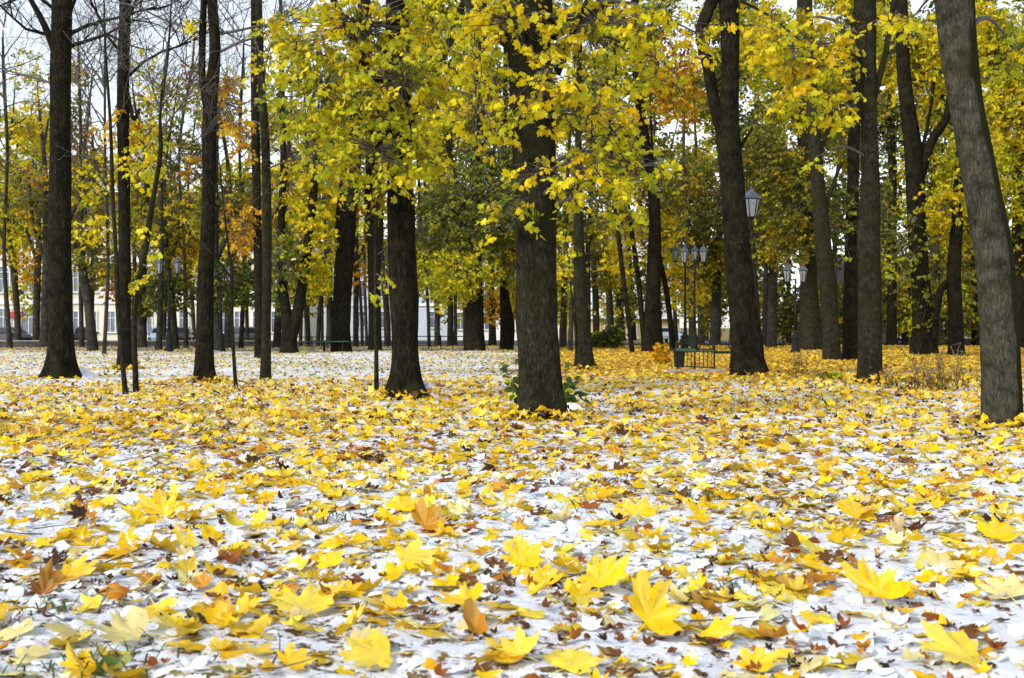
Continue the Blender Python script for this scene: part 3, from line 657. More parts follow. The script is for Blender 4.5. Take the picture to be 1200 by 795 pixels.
# ---- the nearer trunks
tree('park_tree', 'stout dark grey trunk in the middle with green shoots at its foot', 491,
     [(633, 491, 44), (632, 440, 46), (629, 380, 48), (628, 300, 49), (626, 200, 51), (622, 100, 53), (620, 0, 54)],
     limbs=[[(612, 60, 22), (560, 10, 16, .3), (520, -50, 12, .5)], [(640, 40, 22), (700, 0, 16, .4), (760, -60, 10, .6)], [(652, 90, 9, -.1), (672, 40, 7, -.2), (690, 0, 5, -.3)]],
     blobs=[(600, 25, 80, 36, 1.5, 'Y', -.4), (700, 25, 80, 42, 1.5, 'Y', -.2), (560, 120, 42, 62, 1.1, 'Y', -.3), (640, 92, 46, 46, .9, 'Y', -.9), (690, 135, 50, 50, 1.0, 'Y', -.5),
            (745, 195, 58, 36, 1.1, 'YG', -.4), (640, 200, 52, 24, .8, 'Y', -.9), (590, 245, 38, 28, 1.0, 'YG', -.6), (700, 205, 40, 30, 1.0, 'Y', -.6), (770, 70, 40, 40, .8, 'Y', .4), (735, 250, 30, 22, .8, 'YG', -.3),
            (556, 50, 34, 40, .9, 'YG', .5), (672, 230, 26, 18, .9, 'Y', -.8), (615, 130, 30, 30, .5, 'Y', -1), (820, 40, 36, 46, .5, 'Y', .5)],
     barkm=M_BARKG, top=7, flare=.42, leaf=.047, seed=1, leafparts=300, rough=.035, seg=28)
tree('park_tree', 'flared dark trunk with snow against its root, under the thickest yellow foliage', 468,
     [(475, 468, 34), (475, 420, 30), (474, 360, 32), (471, 290, 32), (469, 200, 30), (466, 100, 30), (464, 0, 26)],
     limbs=[[(462, 120, 16), (420, 60, 12, .4), (390, 0, 9, .6)], [(472, 150, 14), (510, 80, 10, .3), (540, 0, 8, .4)], [(466, 150, 14, -.2), (440, 200, 10, -.5), (436, 250, 7, -.6)]],
     blobs=[(420, 30, 110, 44, 1.7, 'Y', -.2), (375, 105, 72, 52, 1.6, 'YG', -.4), (470, 95, 70, 56, 1.4, 'YG', -.9), (440, 175, 66, 38, 1.4, 'YG', -.8), (345, 60, 40, 56, 1.3, 'YG', .3), (525, 70, 44, 56, 1.3, 'Y', -.3),
            (495, 185, 32, 36, 1.2, 'Y', -.6), (345, 145, 34, 36, .8, 'YG', .2), (412, 212, 34, 20, 1.1, 'YG', -.6), (395, 160, 40, 40, 1.3, 'YG', .2), (470, 212, 34, 14, 1.1, 'Y', -.8), (446, 335, 12, 16, .6, 'Y', -.4), (515, 130, 36, 34, 1.2, 'Y', .2), (365, 195, 34, 16, .5, 'YG', 0)],
     top=8, flare=.8, leaf=.050, seed=2, leafparts=260, seg=24)
tree('park_tree', 'thick leaning grey trunk with dark moss down one side, the nearest of all trees', 497,
     [(1176, 499, 44), (1174, 440, 44), (1172, 400, 44), (1164, 300, 44), (1147, 200, 40), (1132, 120, 38), (1124, 50, 42), (1119, 0, 45)],
     blobs=[(1070, 20, 55, 30, .55, 'Y', .8), (1190, 60, 36, 50, .7, 'YG', 1.2)],
     barkm=M_BARKM, top=7, flare=.10, leaf=.05, seed=3, rough=.03, seg=28)
tree('park_tree', 'forked blackish trunk beside the iron bench with a lantern showing behind it', 441,
     [(877, 442, 36), (873, 400, 31), (867, 330, 31), (862, 260, 29), (857, 200, 28), (853, 150, 27), (855, 100, 21), (855, 50, 22), (854, 0, 23)],
     limbs=[[(852, 168, 18), (838, 125, 14), (830, 80, 13), (822, 35, 14), (832, 8, 14), (842, -12, 13)], [(858, 190, 6), (872, 165, 4), (882, 150, 3)], [(866, 4, 4, -.2), (890, 18, 3, -.3), (930, 50, 2, -.4)], [(886, 441, 20, -.1), (884, 400, 17, -.12), (876, 350, 14, -.1), (866, 300, 10, 0)]],
     blobs=[(860, 20, 40, 30, .4, 'Y', .4), (905, 40, 30, 36, .6, 'Y', .4)], top=7, flare=.55, leaf=.06, seed=4)
tree('park_tree', 'knobbly grey brown trunk standing among snow and dry stalks', 450,
     [(1018, 451, 28), (1019, 400, 27), (1018, 310, 26), (1019, 200, 21), (1016, 100, 20), (1014, 0, 25)],
     limbs=[[(1022, 120, 9), (1036, 70, 7), (1048, 0, 6)]],
     blobs=[(950, 55, 62, 50, 1.6, 'Y', -.3), (965, 112, 46, 34, 1.5, 'Y', -.4), (905, 35, 26, 40, 1.1, 'Y', 0), (985, 30, 24, 30, 1.0, 'Y', .2), (955, 185, 16, 10, .6, 'Y', -.5), (1040, 30, 36, 26, .6, 'Y', .5), (930, 90, 30, 30, 1.1, 'Y', 0)],
     barkm=M_BARKG, top=7, flare=.22, leaf=.066, seed=5, rough=.10)
tree('park_tree', 'big straight black trunk with snow banked at its foot, in front of the cream house', 443,
     [(71, 445, 27), (71, 400, 26), (70, 330, 27), (70, 250, 26), (70, 180, 24), (72, 100, 23), (72, 0, 23)],
     limbs=[[(64, 60, 9), (54, 34, 8), (36, 0, 6)]],
     bares=[(82, 40, 1, .35, 1.8, .045, 3), (82, 54, 1, .3, 1.3, .045, 2), (66, 45, -1, .2, 1.8, .04, 3), (66, 100, -1, .5, 2, .03, 3), (80, 20, .8, 1, 2.5, .04, 3), (62, 10, -.9, .6, 2.5, .04, 3)], top=7, flare=.75, seed=6)
tree('park_tree', 'slim black trunk rising behind two crooked pale saplings', 433,
     [(147, 433, 17), (146, 380, 15), (146, 300, 14), (145, 200, 14), (144, 100, 14), (146, 0, 13)],
     limbs=[[(150, 110, 4), (158, 140, 4), (163, 128, 3)]],
     bares=[(150, 90, .8, .9, 2.6, .04, 3), (140, 60, -.8, 1, 2.6, .04, 3), (150, 20, .7, 1, 2.6, .04, 3)], blobs=[(150, 150, 26, 30, .3, 'O', 0), (165, 190, 30, 40, .5, 'Y', 0)], top=7, flare=.5, seed=7, leaf=.07, lod='far')
tree('park_tree', 'black trunk that forks into twin stems high up, a lantern close behind its foot', 448,
     [(240, 449, 22), (240, 400, 20), (241, 330, 18), (244, 250, 16), (245, 200, 16), (246, 120, 16), (252, 60, 13), (249, 0, 12)],
     limbs=[[(243, 130, 9), (237, 90, 8), (237, 50, 8), (239, 0, 7)]],
     bares=[(256, 40, 1, .1, 1.6, .03, 2), (256, 62, 1, .4, 1.8, .03, 3), (236, 40, -1, .6, 2, .03, 3), (236, 90, -1, .5, 2, .02, 3)], blobs=[(262, 115, 22, 40, .8, 'O', .5), (225, 30, 12, 12, .6, 'Y', 0)], top=7, flare=.55, seed=8, leaf=.06, lod='far')
tree('park_tree', 'slender straight grey trunk standing alone in snow, close to another slim stem', 444,
     [(311, 445, 13), (312, 380, 11), (313, 280, 11), (311, 180, 10), (306, 90, 9), (303, 0, 8)],
     bares=[(308, 200, 1, .4, 1.6, .02, 3), (305, 60, -1, .6, 1.6, .02, 3), (306, 40, 1, .6, 1.6, .02, 3)], blobs=[(316, 60, 20, 50, .5, 'Y', .2), (285, 150, 16, 40, .4, 'O', .5)], barkm=M_BARKG, top=6, flare=.25, seed=9, leaf=.06, lod='far')
tree('park_tree', 'slim dark stem close behind the slender lone grey trunk', 421,
     [(304, 421, 11), (303, 330, 10), (301, 230, 10), (299, 120, 10), (298, 0, 9)], blobs=[(285, 260, 24, 40, .6, 'O', 0)], top=6, flare=.3, seed=10, leaf=.075, lod='far')
tree('sapling', 'crooked thin grey sapling, the straighter of two growing side by side', 462,
     [(148, 463, 6), (143, 420, 6), (139, 370, 6), (136, 300, 5), (133, 240, 5), (131, 150, 4), (124, 60, 3)], bares=[(133, 240, -.6, 1, .9, .012, 2), (131, 150, .7, 1, 1, .012, 3), (127, 90, -.7, 1, 1.2, .012, 3)], barkm=M_BARKG, top=1, flare=.15, seed=11, seg=10)
tree('sapling', 'crooked thin grey sapling bending away over its neighbour', 460,
     [(160, 461, 7), (158, 420, 7), (157, 380, 7), (161, 335, 7), (170, 300, 7), (174, 270, 7), (182, 220, 6), (189, 170, 5), (187, 140, 4), (196, 70, 3)],
     bares=[(189, 165, -.5, 1, 1.4, .016, 3), (190, 150, .8, 1, 1.4, .016, 3), (188, 130, -.6, 1, 1.5, .014, 3), (182, 220, .8, 1, 1.2, .012, 3)], blobs=[(175, 320, 10, 16, .5, 'Y', -.2), (168, 260, 12, 10, .5, 'Y', 0), (188, 285, 14, 14, .4, 'Y', 0)], barkm=M_BARKG, top=1, flare=.15, seed=12, seg=10, leaf=.06)
tree('sapling', 'very thin straight sapling beside the twin stemmed black trunk', 456,
     [(277, 457, 5), (273, 400, 4), (271, 340, 4), (272, 320, 4), (268, 295, 3), (262, 250, 2)], limbs=[[(271, 326, 3), (255, 305, 3), (238, 285, 2)]], bares=[(270, 300, .5, 1, 1, .01, 2)], barkm=M_BARKG, top=1, flare=.1, seed=13, seg=8)
tree('sapling', 'very thin sapling with snow round it, to the side of the flared trunk', 462,
     [(441, 462, 6), (441, 420, 5), (440, 350, 5), (441, 260, 4), (443, 160, 3)], blobs=[(446, 328, 9, 18, .7, 'Y', -.2), (438, 250, 14, 20, .5, 'YG', -.1)], bares=[(441, 300, .8, .6, .9, .01, 2)], barkm=M_BARKG, top=1, flare=.1, seed=14, seg=8, leaf=.055)
tree('park_tree', 'slim grey trunk rising directly behind the thin sapling in snow', 411,
     [(440, 411, 15), (439, 360, 15), (437, 290, 13), (434, 200, 12), (432, 100, 10), (431, 0, 8)], limbs=[[(441, 330, 8), (446, 260, 7), (446, 200, 5)]], blobs=[(425, 230, 34, 40, .6, 'O', 0), (420, 130, 50, 50, .6, 'YG', 0)], barkm=M_BARKG, top=5, flare=.3, seed=15, leaf=.085, lod='far')
tree('park_tree', 'massive leaning trunk at the end of the long green bench', 412,
     [(399, 413, 22), (400, 370, 21), (404, 300, 22), (411, 220, 18), (420, 120, 16), (426, 0, 13)], limbs=[[(398, 330, 8), (396, 270, 7), (400, 210, 5)]], blobs=[(370, 235, 44, 44, .8, 'Y', .5), (430, 120, 60, 70, .6, 'OL', 1)], top=7, flare=.25, seed=16, leaf=.085, lod='far')
tree('park_tree', 'low forked trunk behind the near end of the long green bench', 413,
     [(339, 413, 17), (337, 380, 14), (332, 340, 10), (329, 280, 9), (332, 200, 8), (330, 80, 6)], limbs=[[(341, 400, 14), (350, 360, 13), (358, 310, 12), (366, 240, 10), (374, 150, 8)]],
     blobs=[(335, 300, 24, 40, 1.2, 'G', -.5), (362, 275, 30, 50, .9, 'Y', 0), (340, 220, 30, 40, .8, 'Y', 0), (365, 320, 22, 28, .9, 'Y', .5), (325, 345, 18, 24, .8, 'G', .3)], top=5, flare=.35, seed=17, leaf=.085, lod='far')
tree('park_tree', 'broad dark trunk under an olive crown, first thick one beyond the flared trunk', 411,
     [(557, 412, 21), (557, 370, 20), (556, 320, 19), (558, 230, 15), (562, 120, 12), (565, 20, 9)], limbs=[[(556, 290, 9), (535, 220, 7), (520, 140, 5)]],
     blobs=[(560, 240, 62, 54, 1.8, 'G', -1), (540, 315, 50, 34, 1.3, 'YG', -1), (580, 180, 50, 40, 1.3, 'G', 0), (515, 250, 34, 50, 1.3, 'G', .5), (600, 300, 36, 40, 1.0, 'OL', 0), (560, 100, 60, 60, .9, 'OL', .5)], top=7, flare=.3, seed=18, leaf=.08, lod='far')
tree('park_tree', 'slim leaning trunk between the broad olive crowned trunk and the stout middle trunk', 410,
     [(593, 411, 13), (592, 370, 12), (590, 300, 8), (590, 220, 7), (592, 100, 6)], limbs=[[(598, 409, 8), (599, 380, 8), (594, 350, 6)]], blobs=[(592, 260, 24, 60, .9, 'YG', 0), (600, 340, 24, 24, .7, 'Y', .5)], top=6, flare=.25, seed=19, leaf=.085, lod='far')
tree('park_tree', 'pale grey narrow trunk in front of orange leaves', 404,
     [(577, 405, 9), (577, 370, 8), (576, 330, 7), (578, 250, 6)], blobs=[(572, 350, 22, 26, .9, 'O', .5), (583, 360, 14, 24, .8, 'O', -.5)], barkm=M_BARKG, top=6, flare=.2, seed=20, leaf=.09, lod='far', seg=10)
tree('park_tree', 'smooth grey trunk just behind the stout middle trunk, its foot among yellow leaves', 434,
     [(686, 435, 22), (684, 400, 18), (680, 330, 15), (678, 260, 11), (678, 150, 8), (680, 0, 6)], limbs=[[(676, 434, 3, -.1), (674, 390, 2.5, -.1), (668, 330, 2, -.1)]],
     blobs=[(668, 300, 22, 40, .5, 'Y', .5), (700, 90, 40, 60, .5, 'YG', .5)], barkm=M_BARKG, top=6, flare=.3, seed=21, leaf=.07, lod='far')
tree('park_tree', 'thin pole trunk leaning strongly beside the dark evergreen bush', 413,
     [(741, 414, 6), (737, 380, 6), (731, 330, 6), (725, 280, 5), (718, 200, 4), (712, 80, 3)], blobs=[(716, 240, 34, 40, .8, 'OL', .5), (722, 120, 40, 60, .5, 'YG', .5)], top=5, flare=.15, seed=22, leaf=.085, lod='far', seg=10)
tree('park_tree', 'thin pole trunk leaning against the tall dark trunk by the lamps', 412,
     [(756, 413, 7), (752, 370, 6), (746, 310, 6), (737, 250, 5), (728, 180, 4), (722, 90, 3)], blobs=[(730, 290, 26, 40, .7, 'Y', .5)], top=5, flare=.15, seed=23, leaf=.085, lod='far', seg=10)
tree('park_tree', 'tall dark trunk with a big bare limb, rising just before the double lamps', 412,
     [(766, 413, 21), (765, 370, 19), (767, 300, 16), (766, 230, 13), (757, 170, 11), (747, 100, 11), (745, 40, 10), (744, 0, 9)], limbs=[[(746, 110, 6), (735, 88, 5), (722, 78, 4)]],
     blobs=[(790, 90, 40, 60, .9, 'O', 0), (720, 170, 40, 50, .6, 'OL', 1), (800, 200, 30, 60, .7, 'OL', 1)], bares=[(746, 110, -1, .4, 3.5, .09, 3), (757, 170, -1, .6, 3, .05, 3), (748, 60, .9, .8, 3, .05, 3)], top=7, flare=.35, seed=24, leaf=.085, lod='far')
tree('park_tree', 'thin slanted stem between the tall dark trunk and the lamp posts', 411,
     [(789, 412, 7), (786, 380, 7), (779, 330, 6), (773, 300, 5), (768, 240, 4)], blobs=[(800, 330, 26, 40, .9, 'Y', 1), (785, 270, 26, 30, .8, 'Y', .5)], top=5, flare=.15, seed=25, leaf=.085, lod='far', seg=10)
tree('park_tree', 'wide reddish brown trunk behind the single post lamp', 411,
     [(951, 412, 25), (949, 370, 22), (947, 300, 19), (943, 200, 16), (940, 80, 13)], blobs=[(930, 230, 50, 60, 1.5, 'OL', -1), (900, 190, 44, 50, 1.4, 'OL', -.5), (925, 290, 40, 22, .9, 'OL', -1), (930, 110, 50, 60, 1.1, 'YG', 0), (890, 60, 40, 60, 1.1, 'YG', 1), (980, 120, 50, 60, 1.1, 'OL', 1)], barkm=M_BARKG, top=7, flare=.35, seed=26, leaf=.08, lod='far')
tree('park_tree', 'grey leaning trunk right beside the wide reddish trunk', 423,
     [(975, 424, 20), (973, 380, 19), (966, 300, 19), (957, 200, 16), (951, 110, 14), (947, 30, 12)], limbs=[[(957, 190, 6), (970, 150, 5), (976, 110, 5)], [(962, 260, 6), (975, 220, 5), (986, 190, 4)]], blobs=[(985, 260, 24, 60, .9, 'DG', 1), (930, 50, 50, 50, .5, 'YG', 1)], barkm=M_BARKG, top=7, flare=.2, seed=27, leaf=.075, lod='far')
tree('park_tree', 'dark straight trunk half hidden by the knobbly grey brown trunk', 422,
     [(996, 423, 17), (996, 380, 17), (998, 300, 16), (1000, 200, 14), (1003, 90, 12), (1006, 0, 10)], blobs=[(1000, 180, 30, 60, .6, 'OL', 1), (1035, 240, 20, 50, .6, 'DG', 1)], top=7, flare=.25, seed=28, leaf=.075, lod='far')
tree('park_tree', 'thick rough trunk covered in small shoots with a curved side limb', 416,
     [(1083, 418, 28), (1083, 380, 26), (1078, 320, 21), (1074, 250, 21), (1071, 180, 21), (1060, 100, 16), (1056, 0, 14)], limbs=[[(1078, 210, 12), (1092, 165, 11), (1108, 140, 10), (1116, 100, 9), (1122, 30, 8)], [(1080, 180, 5), (1090, 130, 4), (1096, 80, 4)]],
     blobs=[(1095, 220, 40, 60, 1.0, 'YG', .8), (1110, 180, 30, 40, 1.0, 'YG', 1), (1085, 90, 44, 60, 1.2, 'Y', 1), (1050, 50, 40, 60, 1.1, 'YG', 1.5), (1120, 40, 40, 50, 1.2, 'Y', 1.5), (1060, 300, 26, 60, .35, 'G', -.4), (1085, 360, 18, 40, .3, 'OL', -.5), (1130, 260, 40, 40, 1.0, 'YG', 1)], top=7, flare=.3, seed=29, leaf=.075, lod='far')
tree('park_tree', 'dark trunk with an arm reaching sideways behind the stalks', 417,
     [(1121, 418, 17), (1120, 380, 17), (1118, 320, 16), (1122, 250, 14), (1128, 150, 11)], limbs=[[(1118, 330, 10), (1106, 335, 9), (1099, 360, 8), (1095, 400, 7)]], blobs=[(1140, 200, 44, 60, 1.1, 'YG', .5), (1110, 240, 34, 30, .9, 'Y', -.5)], top=7, flare=.3, seed=30, leaf=.075, lod='far')
tree('park_tree', 'dark trunk with spreading limbs at the edge, behind the mossy leaning trunk', 408,
     [(1196, 409, 18), (1195, 350, 18), (1194, 280, 17), (1197, 200, 13), (1200, 140, 10)], limbs=[[(1192, 220, 9), (1178, 160, 8), (1172, 110, 7)], [(1190, 180, 9), (1205, 110, 8), (1215, 50, 7)]],
     blobs=[(1170, 60, 44, 60, 1.6, 'YG', -1), (1185, 130, 40, 50, 1.5, 'Y', -1), (1190, 210, 36, 50, 1.2, 'YG', -.5), (1150, 30, 40, 36, 1.2, 'Y', -1), (1200, 290, 30, 40, .9, 'OL', 0)], top=6, flare=.25, seed=31, leaf=.085, lod='far')
tree('park_tree', 'narrow dark trunk between the knobbly trunk and the rough shoot covered trunk', 404,
     [(1045, 405, 12), (1045, 340, 11), (1046, 250, 10), (1044, 120, 8)], blobs=[(1040, 270, 34, 50, 1.0, 'OL', 1), (1060, 330, 24, 34, .8, 'Y', 1), (1040, 150, 40, 50, .8, 'DG', 1)], top=7, flare=.2, seed=32, leaf=.09, lod='far', seg=12)
tree('park_tree', 'narrow far trunk in front of the dark house windows', 403,
     [(1143, 404, 9), (1142, 340, 9), (1142, 250, 8)], blobs=[(1142, 300, 30, 40, .9, 'OL', 0), (1150, 170, 40, 60, .8, 'DG', 0)], top=7, flare=.2, seed=33, leaf=.09, lod='far', seg=10)
for k, (x, yb, w_, lab, bl) in enumerate([
    (904, 407, 12, 'dark far trunk just left of the single post lamp', [(890, 270, 40, 50, 1.2, 'OL', 0), (880, 180, 40, 50, 1.2, 'DG', 1)]),
    (889, 408, 8, 'thin far trunk nearest the forked blackish trunk', [(880, 240, 30, 50, 1.0, 'DG', 0)]),
    (838, 406, 12, 'dark far trunk visible through the gap above the iron bench', [(830, 290, 30, 50, 1.1, 'OL', 0), (838, 360, 20, 30, 1.2, 'OL', 1), (820, 220, 40, 50, 1.1, 'OL', 1)]),
    (822, 405, 7, 'thin far trunk behind the second lamp post', [(822, 330, 22, 30, .8, 'Y', 0)]),
    (812, 407, 9, 'far trunk exactly in line with the double lamps', [(815, 300, 30, 40, .9, 'OL', 2), (812, 250, 30, 40, .9, 'DG', 1)]),
    (660, 408, 8, 'dark far trunk close against the edge of the stout middle trunk', [(660, 320, 20, 40, .8, 'YG', 0)]),
    (668, 411, 6, 'thin dark far trunk beside the smooth grey trunk', [(664, 280, 18, 40, .6, 'OL', 0)]),
    (699, 400, 8, 'dim far trunk over the evergreen bush', [(700, 310, 26, 40, 1.0, 'OL', 0)]),
    (716, 399, 8, 'dark far trunk rising out of the evergreen bush', [(712, 300, 24, 40, .9, 'Y', 0)]),
    (724, 398, 5, 'second dark far trunk rising out of the evergreen bush', [(728, 320, 16, 30, .5, 'Y', 0)]),
    (527, 404, 6, 'thin trunk near the railing, left of a darker pair', [(520, 330, 24, 24, .9, 'YG', 0)]),
    (534, 405, 4, 'thin stem near the railing, darker of a pair', [(536, 340, 18, 20, .7, 'YG', 0)]),
    (545, 403, 5, 'bent thin trunk in front of the pale wall by the railing', [(545, 330, 20, 24, .8, 'YG', 0)]),
    (503, 406, 4, 'very thin stem rising behind the railing', [(500, 320, 22, 34, .8, 'YG', 0)]),
    (455, 404, 8, 'leaning far trunk touching the flared trunk', [(455, 300, 20, 40, .5, 'OL', 0)]),
    (372, 404, 5, 'thin far stem seen over the middle of the long bench', [(372, 330, 16, 24, .4, 'Y', 0)]),
    (378, 404, 4, 'thinner far stem seen over the middle of the long bench', [(380, 310, 14, 24, .4, 'Y', 0)]),
    (417, 406, 7, 'dark far stem just beyond the massive leaning trunk', [(418, 320, 14, 30, .5, 'O', 0)]),
    (425, 405, 4, 'very thin far stem beyond the massive leaning trunk', [(425, 300, 14, 30, .4, 'O', 0)]),
    (352, 405, 5, 'thin far stem between the forked trunk and the long bench', [(350, 340, 14, 20, .4, 'Y', 0)]),
    (324, 408, 9, 'dark far trunk between the slender lone trunk and the forked one', [(322, 290, 22, 50, .9, 'OL', 0)]),
    (254, 411, 14, 'wide far trunk directly behind the twin stemmed black trunk', [(262, 330, 34, 34, 1.3, 'DG', -.5), (262, 240, 40, 50, 1.0, 'OL', .5)]),
    (267, 409, 10, 'dark far trunk right of the twin stemmed trunk', [(290, 330, 34, 30, 1.3, 'DG', 0), (295, 270, 30, 40, .9, 'O', 0)]),
    (228, 398, 5, 'thin leaning far stem left of the twin stemmed trunk', [(225, 300, 22, 30, .7, 'Y', 0)]),
    (166, 408, 12, 'dark far trunk behind the bent grey sapling', [(170, 345, 30, 24, 1.3, 'DG', -.5), (168, 260, 34, 50, .8, 'OL', 0), (170, 180, 30, 40, .5, 'OL', 0)]),
    (109, 411, 12, 'leaning far trunk in front of the cream house windows', [(110, 300, 34, 34, .9, 'OL', 0), (105, 220, 40, 50, .6, 'OL', 0)]),
    (53, 407, 12, 'grey far trunk tucked behind the big straight black trunk', [(45, 240, 34, 50, .7, 'OL', 0)]),
    (42, 406, 9, 'dark far trunk with a small side stem near the parked cars', [(36, 200, 40, 50, .8, 'YG', 0), (36, 310, 20, 24, .6, 'O', 0)]),
    (22, 405, 8, 'curved far trunk with a low arm before the arched windows', [(14, 230, 34, 60, .9, 'YG', 0), (20, 310, 20, 20, .5, 'OL', 0)]),
    (205, 409, 9, 'leaning far trunk behind the two armed lamp', [(205, 340, 34, 26, 1.3, 'DG', -.5), (200, 265, 36, 50, .9, 'OL', 0), (210, 180, 36, 44, .6, 'OL', 0)]),
    (1097, 406, 9, 'far trunk behind the arm of the dark trunk, near the dark house', [(1100, 320, 26, 30, .8, 'OL', 0)]),
    (1180, 403, 7, 'far trunk seen between the mossy trunk and the edge tree', [(1180, 330, 24, 34, .9, 'OL', 0)])]):
    rs_ = random.Random(k); ln = rs_.uniform(-10, 10) if w_ < 10 else rs_.uniform(-4, 4)
    if k == 25: ln = -14
    if k in (23, 29): ln = -9
    tree('far_tree', lab, yb, [(x, yb + 1, w_), (x + ln * .3, yb - 45, w_ * .95), (x + ln, 300, w_ * .8), (x + ln * 1.2 + rs_.uniform(-5, 5), 200, w_ * .5), (x + ln * 1.1 + rs_.uniform(-18, 18), 110 if x < 330 else 80, w_ * .2)],
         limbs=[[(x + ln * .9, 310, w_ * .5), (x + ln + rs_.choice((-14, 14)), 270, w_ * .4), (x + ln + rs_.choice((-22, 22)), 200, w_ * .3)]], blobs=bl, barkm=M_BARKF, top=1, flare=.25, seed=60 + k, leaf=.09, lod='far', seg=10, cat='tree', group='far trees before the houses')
# bare, leafless trees against the sky
for k, (x, yb, pts, lab) in enumerate([
    (122, 415, [(122, 416, 5), (124, 300, 5), (124, 180, 4), (121, 60, 3)], 'nearly leafless pale stem between the big black trunk and the slim black trunk'),
    (186, 410, [(186, 411, 8), (186, 300, 7), (186, 200, 6), (190, 120, 4), (200, 40, 3)], 'nearly leafless tree with fanning branches beyond the bent sapling'),
    (96, 408, [(96, 409, 6), (98, 300, 6), (94, 160, 5), (98, 60, 3)], 'nearly leafless thin tree behind the leaning far trunk'),
    (12, 409, [(12, 410, 7), (10, 300, 6), (6, 180, 5), (4, 60, 4)], 'nearly leafless tree at the edge over the arched windows'),
    (218, 408, [(218, 409, 6), (220, 300, 5), (215, 170, 4), (222, 60, 3)], 'nearly leafless thin tree left of the twin stemmed trunk'),
    (282, 408, [(282, 409, 6), (281, 300, 5), (284, 170, 4), (280, 60, 3)], 'nearly leafless thin tree right of the twin stemmed trunk'),
    (362, 407, [(362, 408, 5), (360, 300, 4), (364, 200, 4), (358, 100, 3)], 'nearly leafless thin tree beyond the long green bench'),
    (470, 400, [(430, 401, 4), (431, 300, 4), (433, 200, 3)], 'nearly leafless slim tree in the pale gap beyond the saplings')]):
    rs_ = random.Random(900 + k); bs = []
    for q in range(14):
        py = rs_.uniform(20, 260); xx = float(np.interp(py, [p[1] for p in pts[::-1]], [p[0] for p in pts[::-1]])); s = rs_.choice((-1, 1)); bs.append((xx, py, s * rs_.uniform(.35, 1), rs_.uniform(.5, 1.3), rs_.uniform(2.2, 4.6), .035, 3))
    sb = [(x + rs_.uniform(-46, 46), rs_.uniform(75, 280), rs_.uniform(16, 34), rs_.uniform(16, 34), rs_.uniform(.15, .42), rs_.choice(['Y', 'Y', 'O', 'YG'])) for _ in range(8)]
    pts = [pts[0]] + [(p[0] + rs_.uniform(-7, 7), p[1], p[2] * .8) for p in pts[1:]]
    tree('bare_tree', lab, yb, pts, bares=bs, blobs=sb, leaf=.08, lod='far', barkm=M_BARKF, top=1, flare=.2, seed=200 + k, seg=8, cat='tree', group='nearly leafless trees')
# deeper rows of the wood, beyond the paths
rs_ = random.Random(5); k = 0
LMK = [(-5, 'the curved far trunk'), (70, 'the big straight black trunk'), (147, 'the slim black trunk'), (198, 'the two armed lamp'), (240, 'the twin stemmed trunk'), (311, 'the slender lone trunk'), (339, 'the low forked trunk'), (372, 'the long green bench middle'), (399, 'the massive leaning trunk'), (441, 'the very thin sapling'), (475, 'the flared trunk'), (515, 'the low railing end'), (557, 'the olive crowned trunk'), (593, 'the slim leaning trunk'), (633, 'the stout middle trunk'), (686, 'the smooth grey trunk'),
       (712, 'the evergreen bush'), (741, 'the leaning pole trunk'), (766, 'the tall dark trunk'), (808, 'the double lamps'), (840, 'the iron bench end'), (877, 'the forked blackish trunk'), (932, 'the single post lamp'), (951, 'the wide reddish trunk'), (975, 'the grey leaning trunk'), (1018, 'the knobbly trunk'), (1045, 'the narrow dark trunk'), (1083, 'the rough shoot covered trunk'), (1121, 'the trunk with an arm'), (1143, 'the narrow far trunk'), (1176, 'the mossy leaning trunk'), (1196, 'the edge tree')]
spots = [(x + rs_.uniform(-9, 9), rs_.uniform(74, 110)) for x in range(330, 1260, 26)] + [(x + rs_.uniform(-9, 9), rs_.uniform(70, 76)) for x in range(-20, 330, 44)]
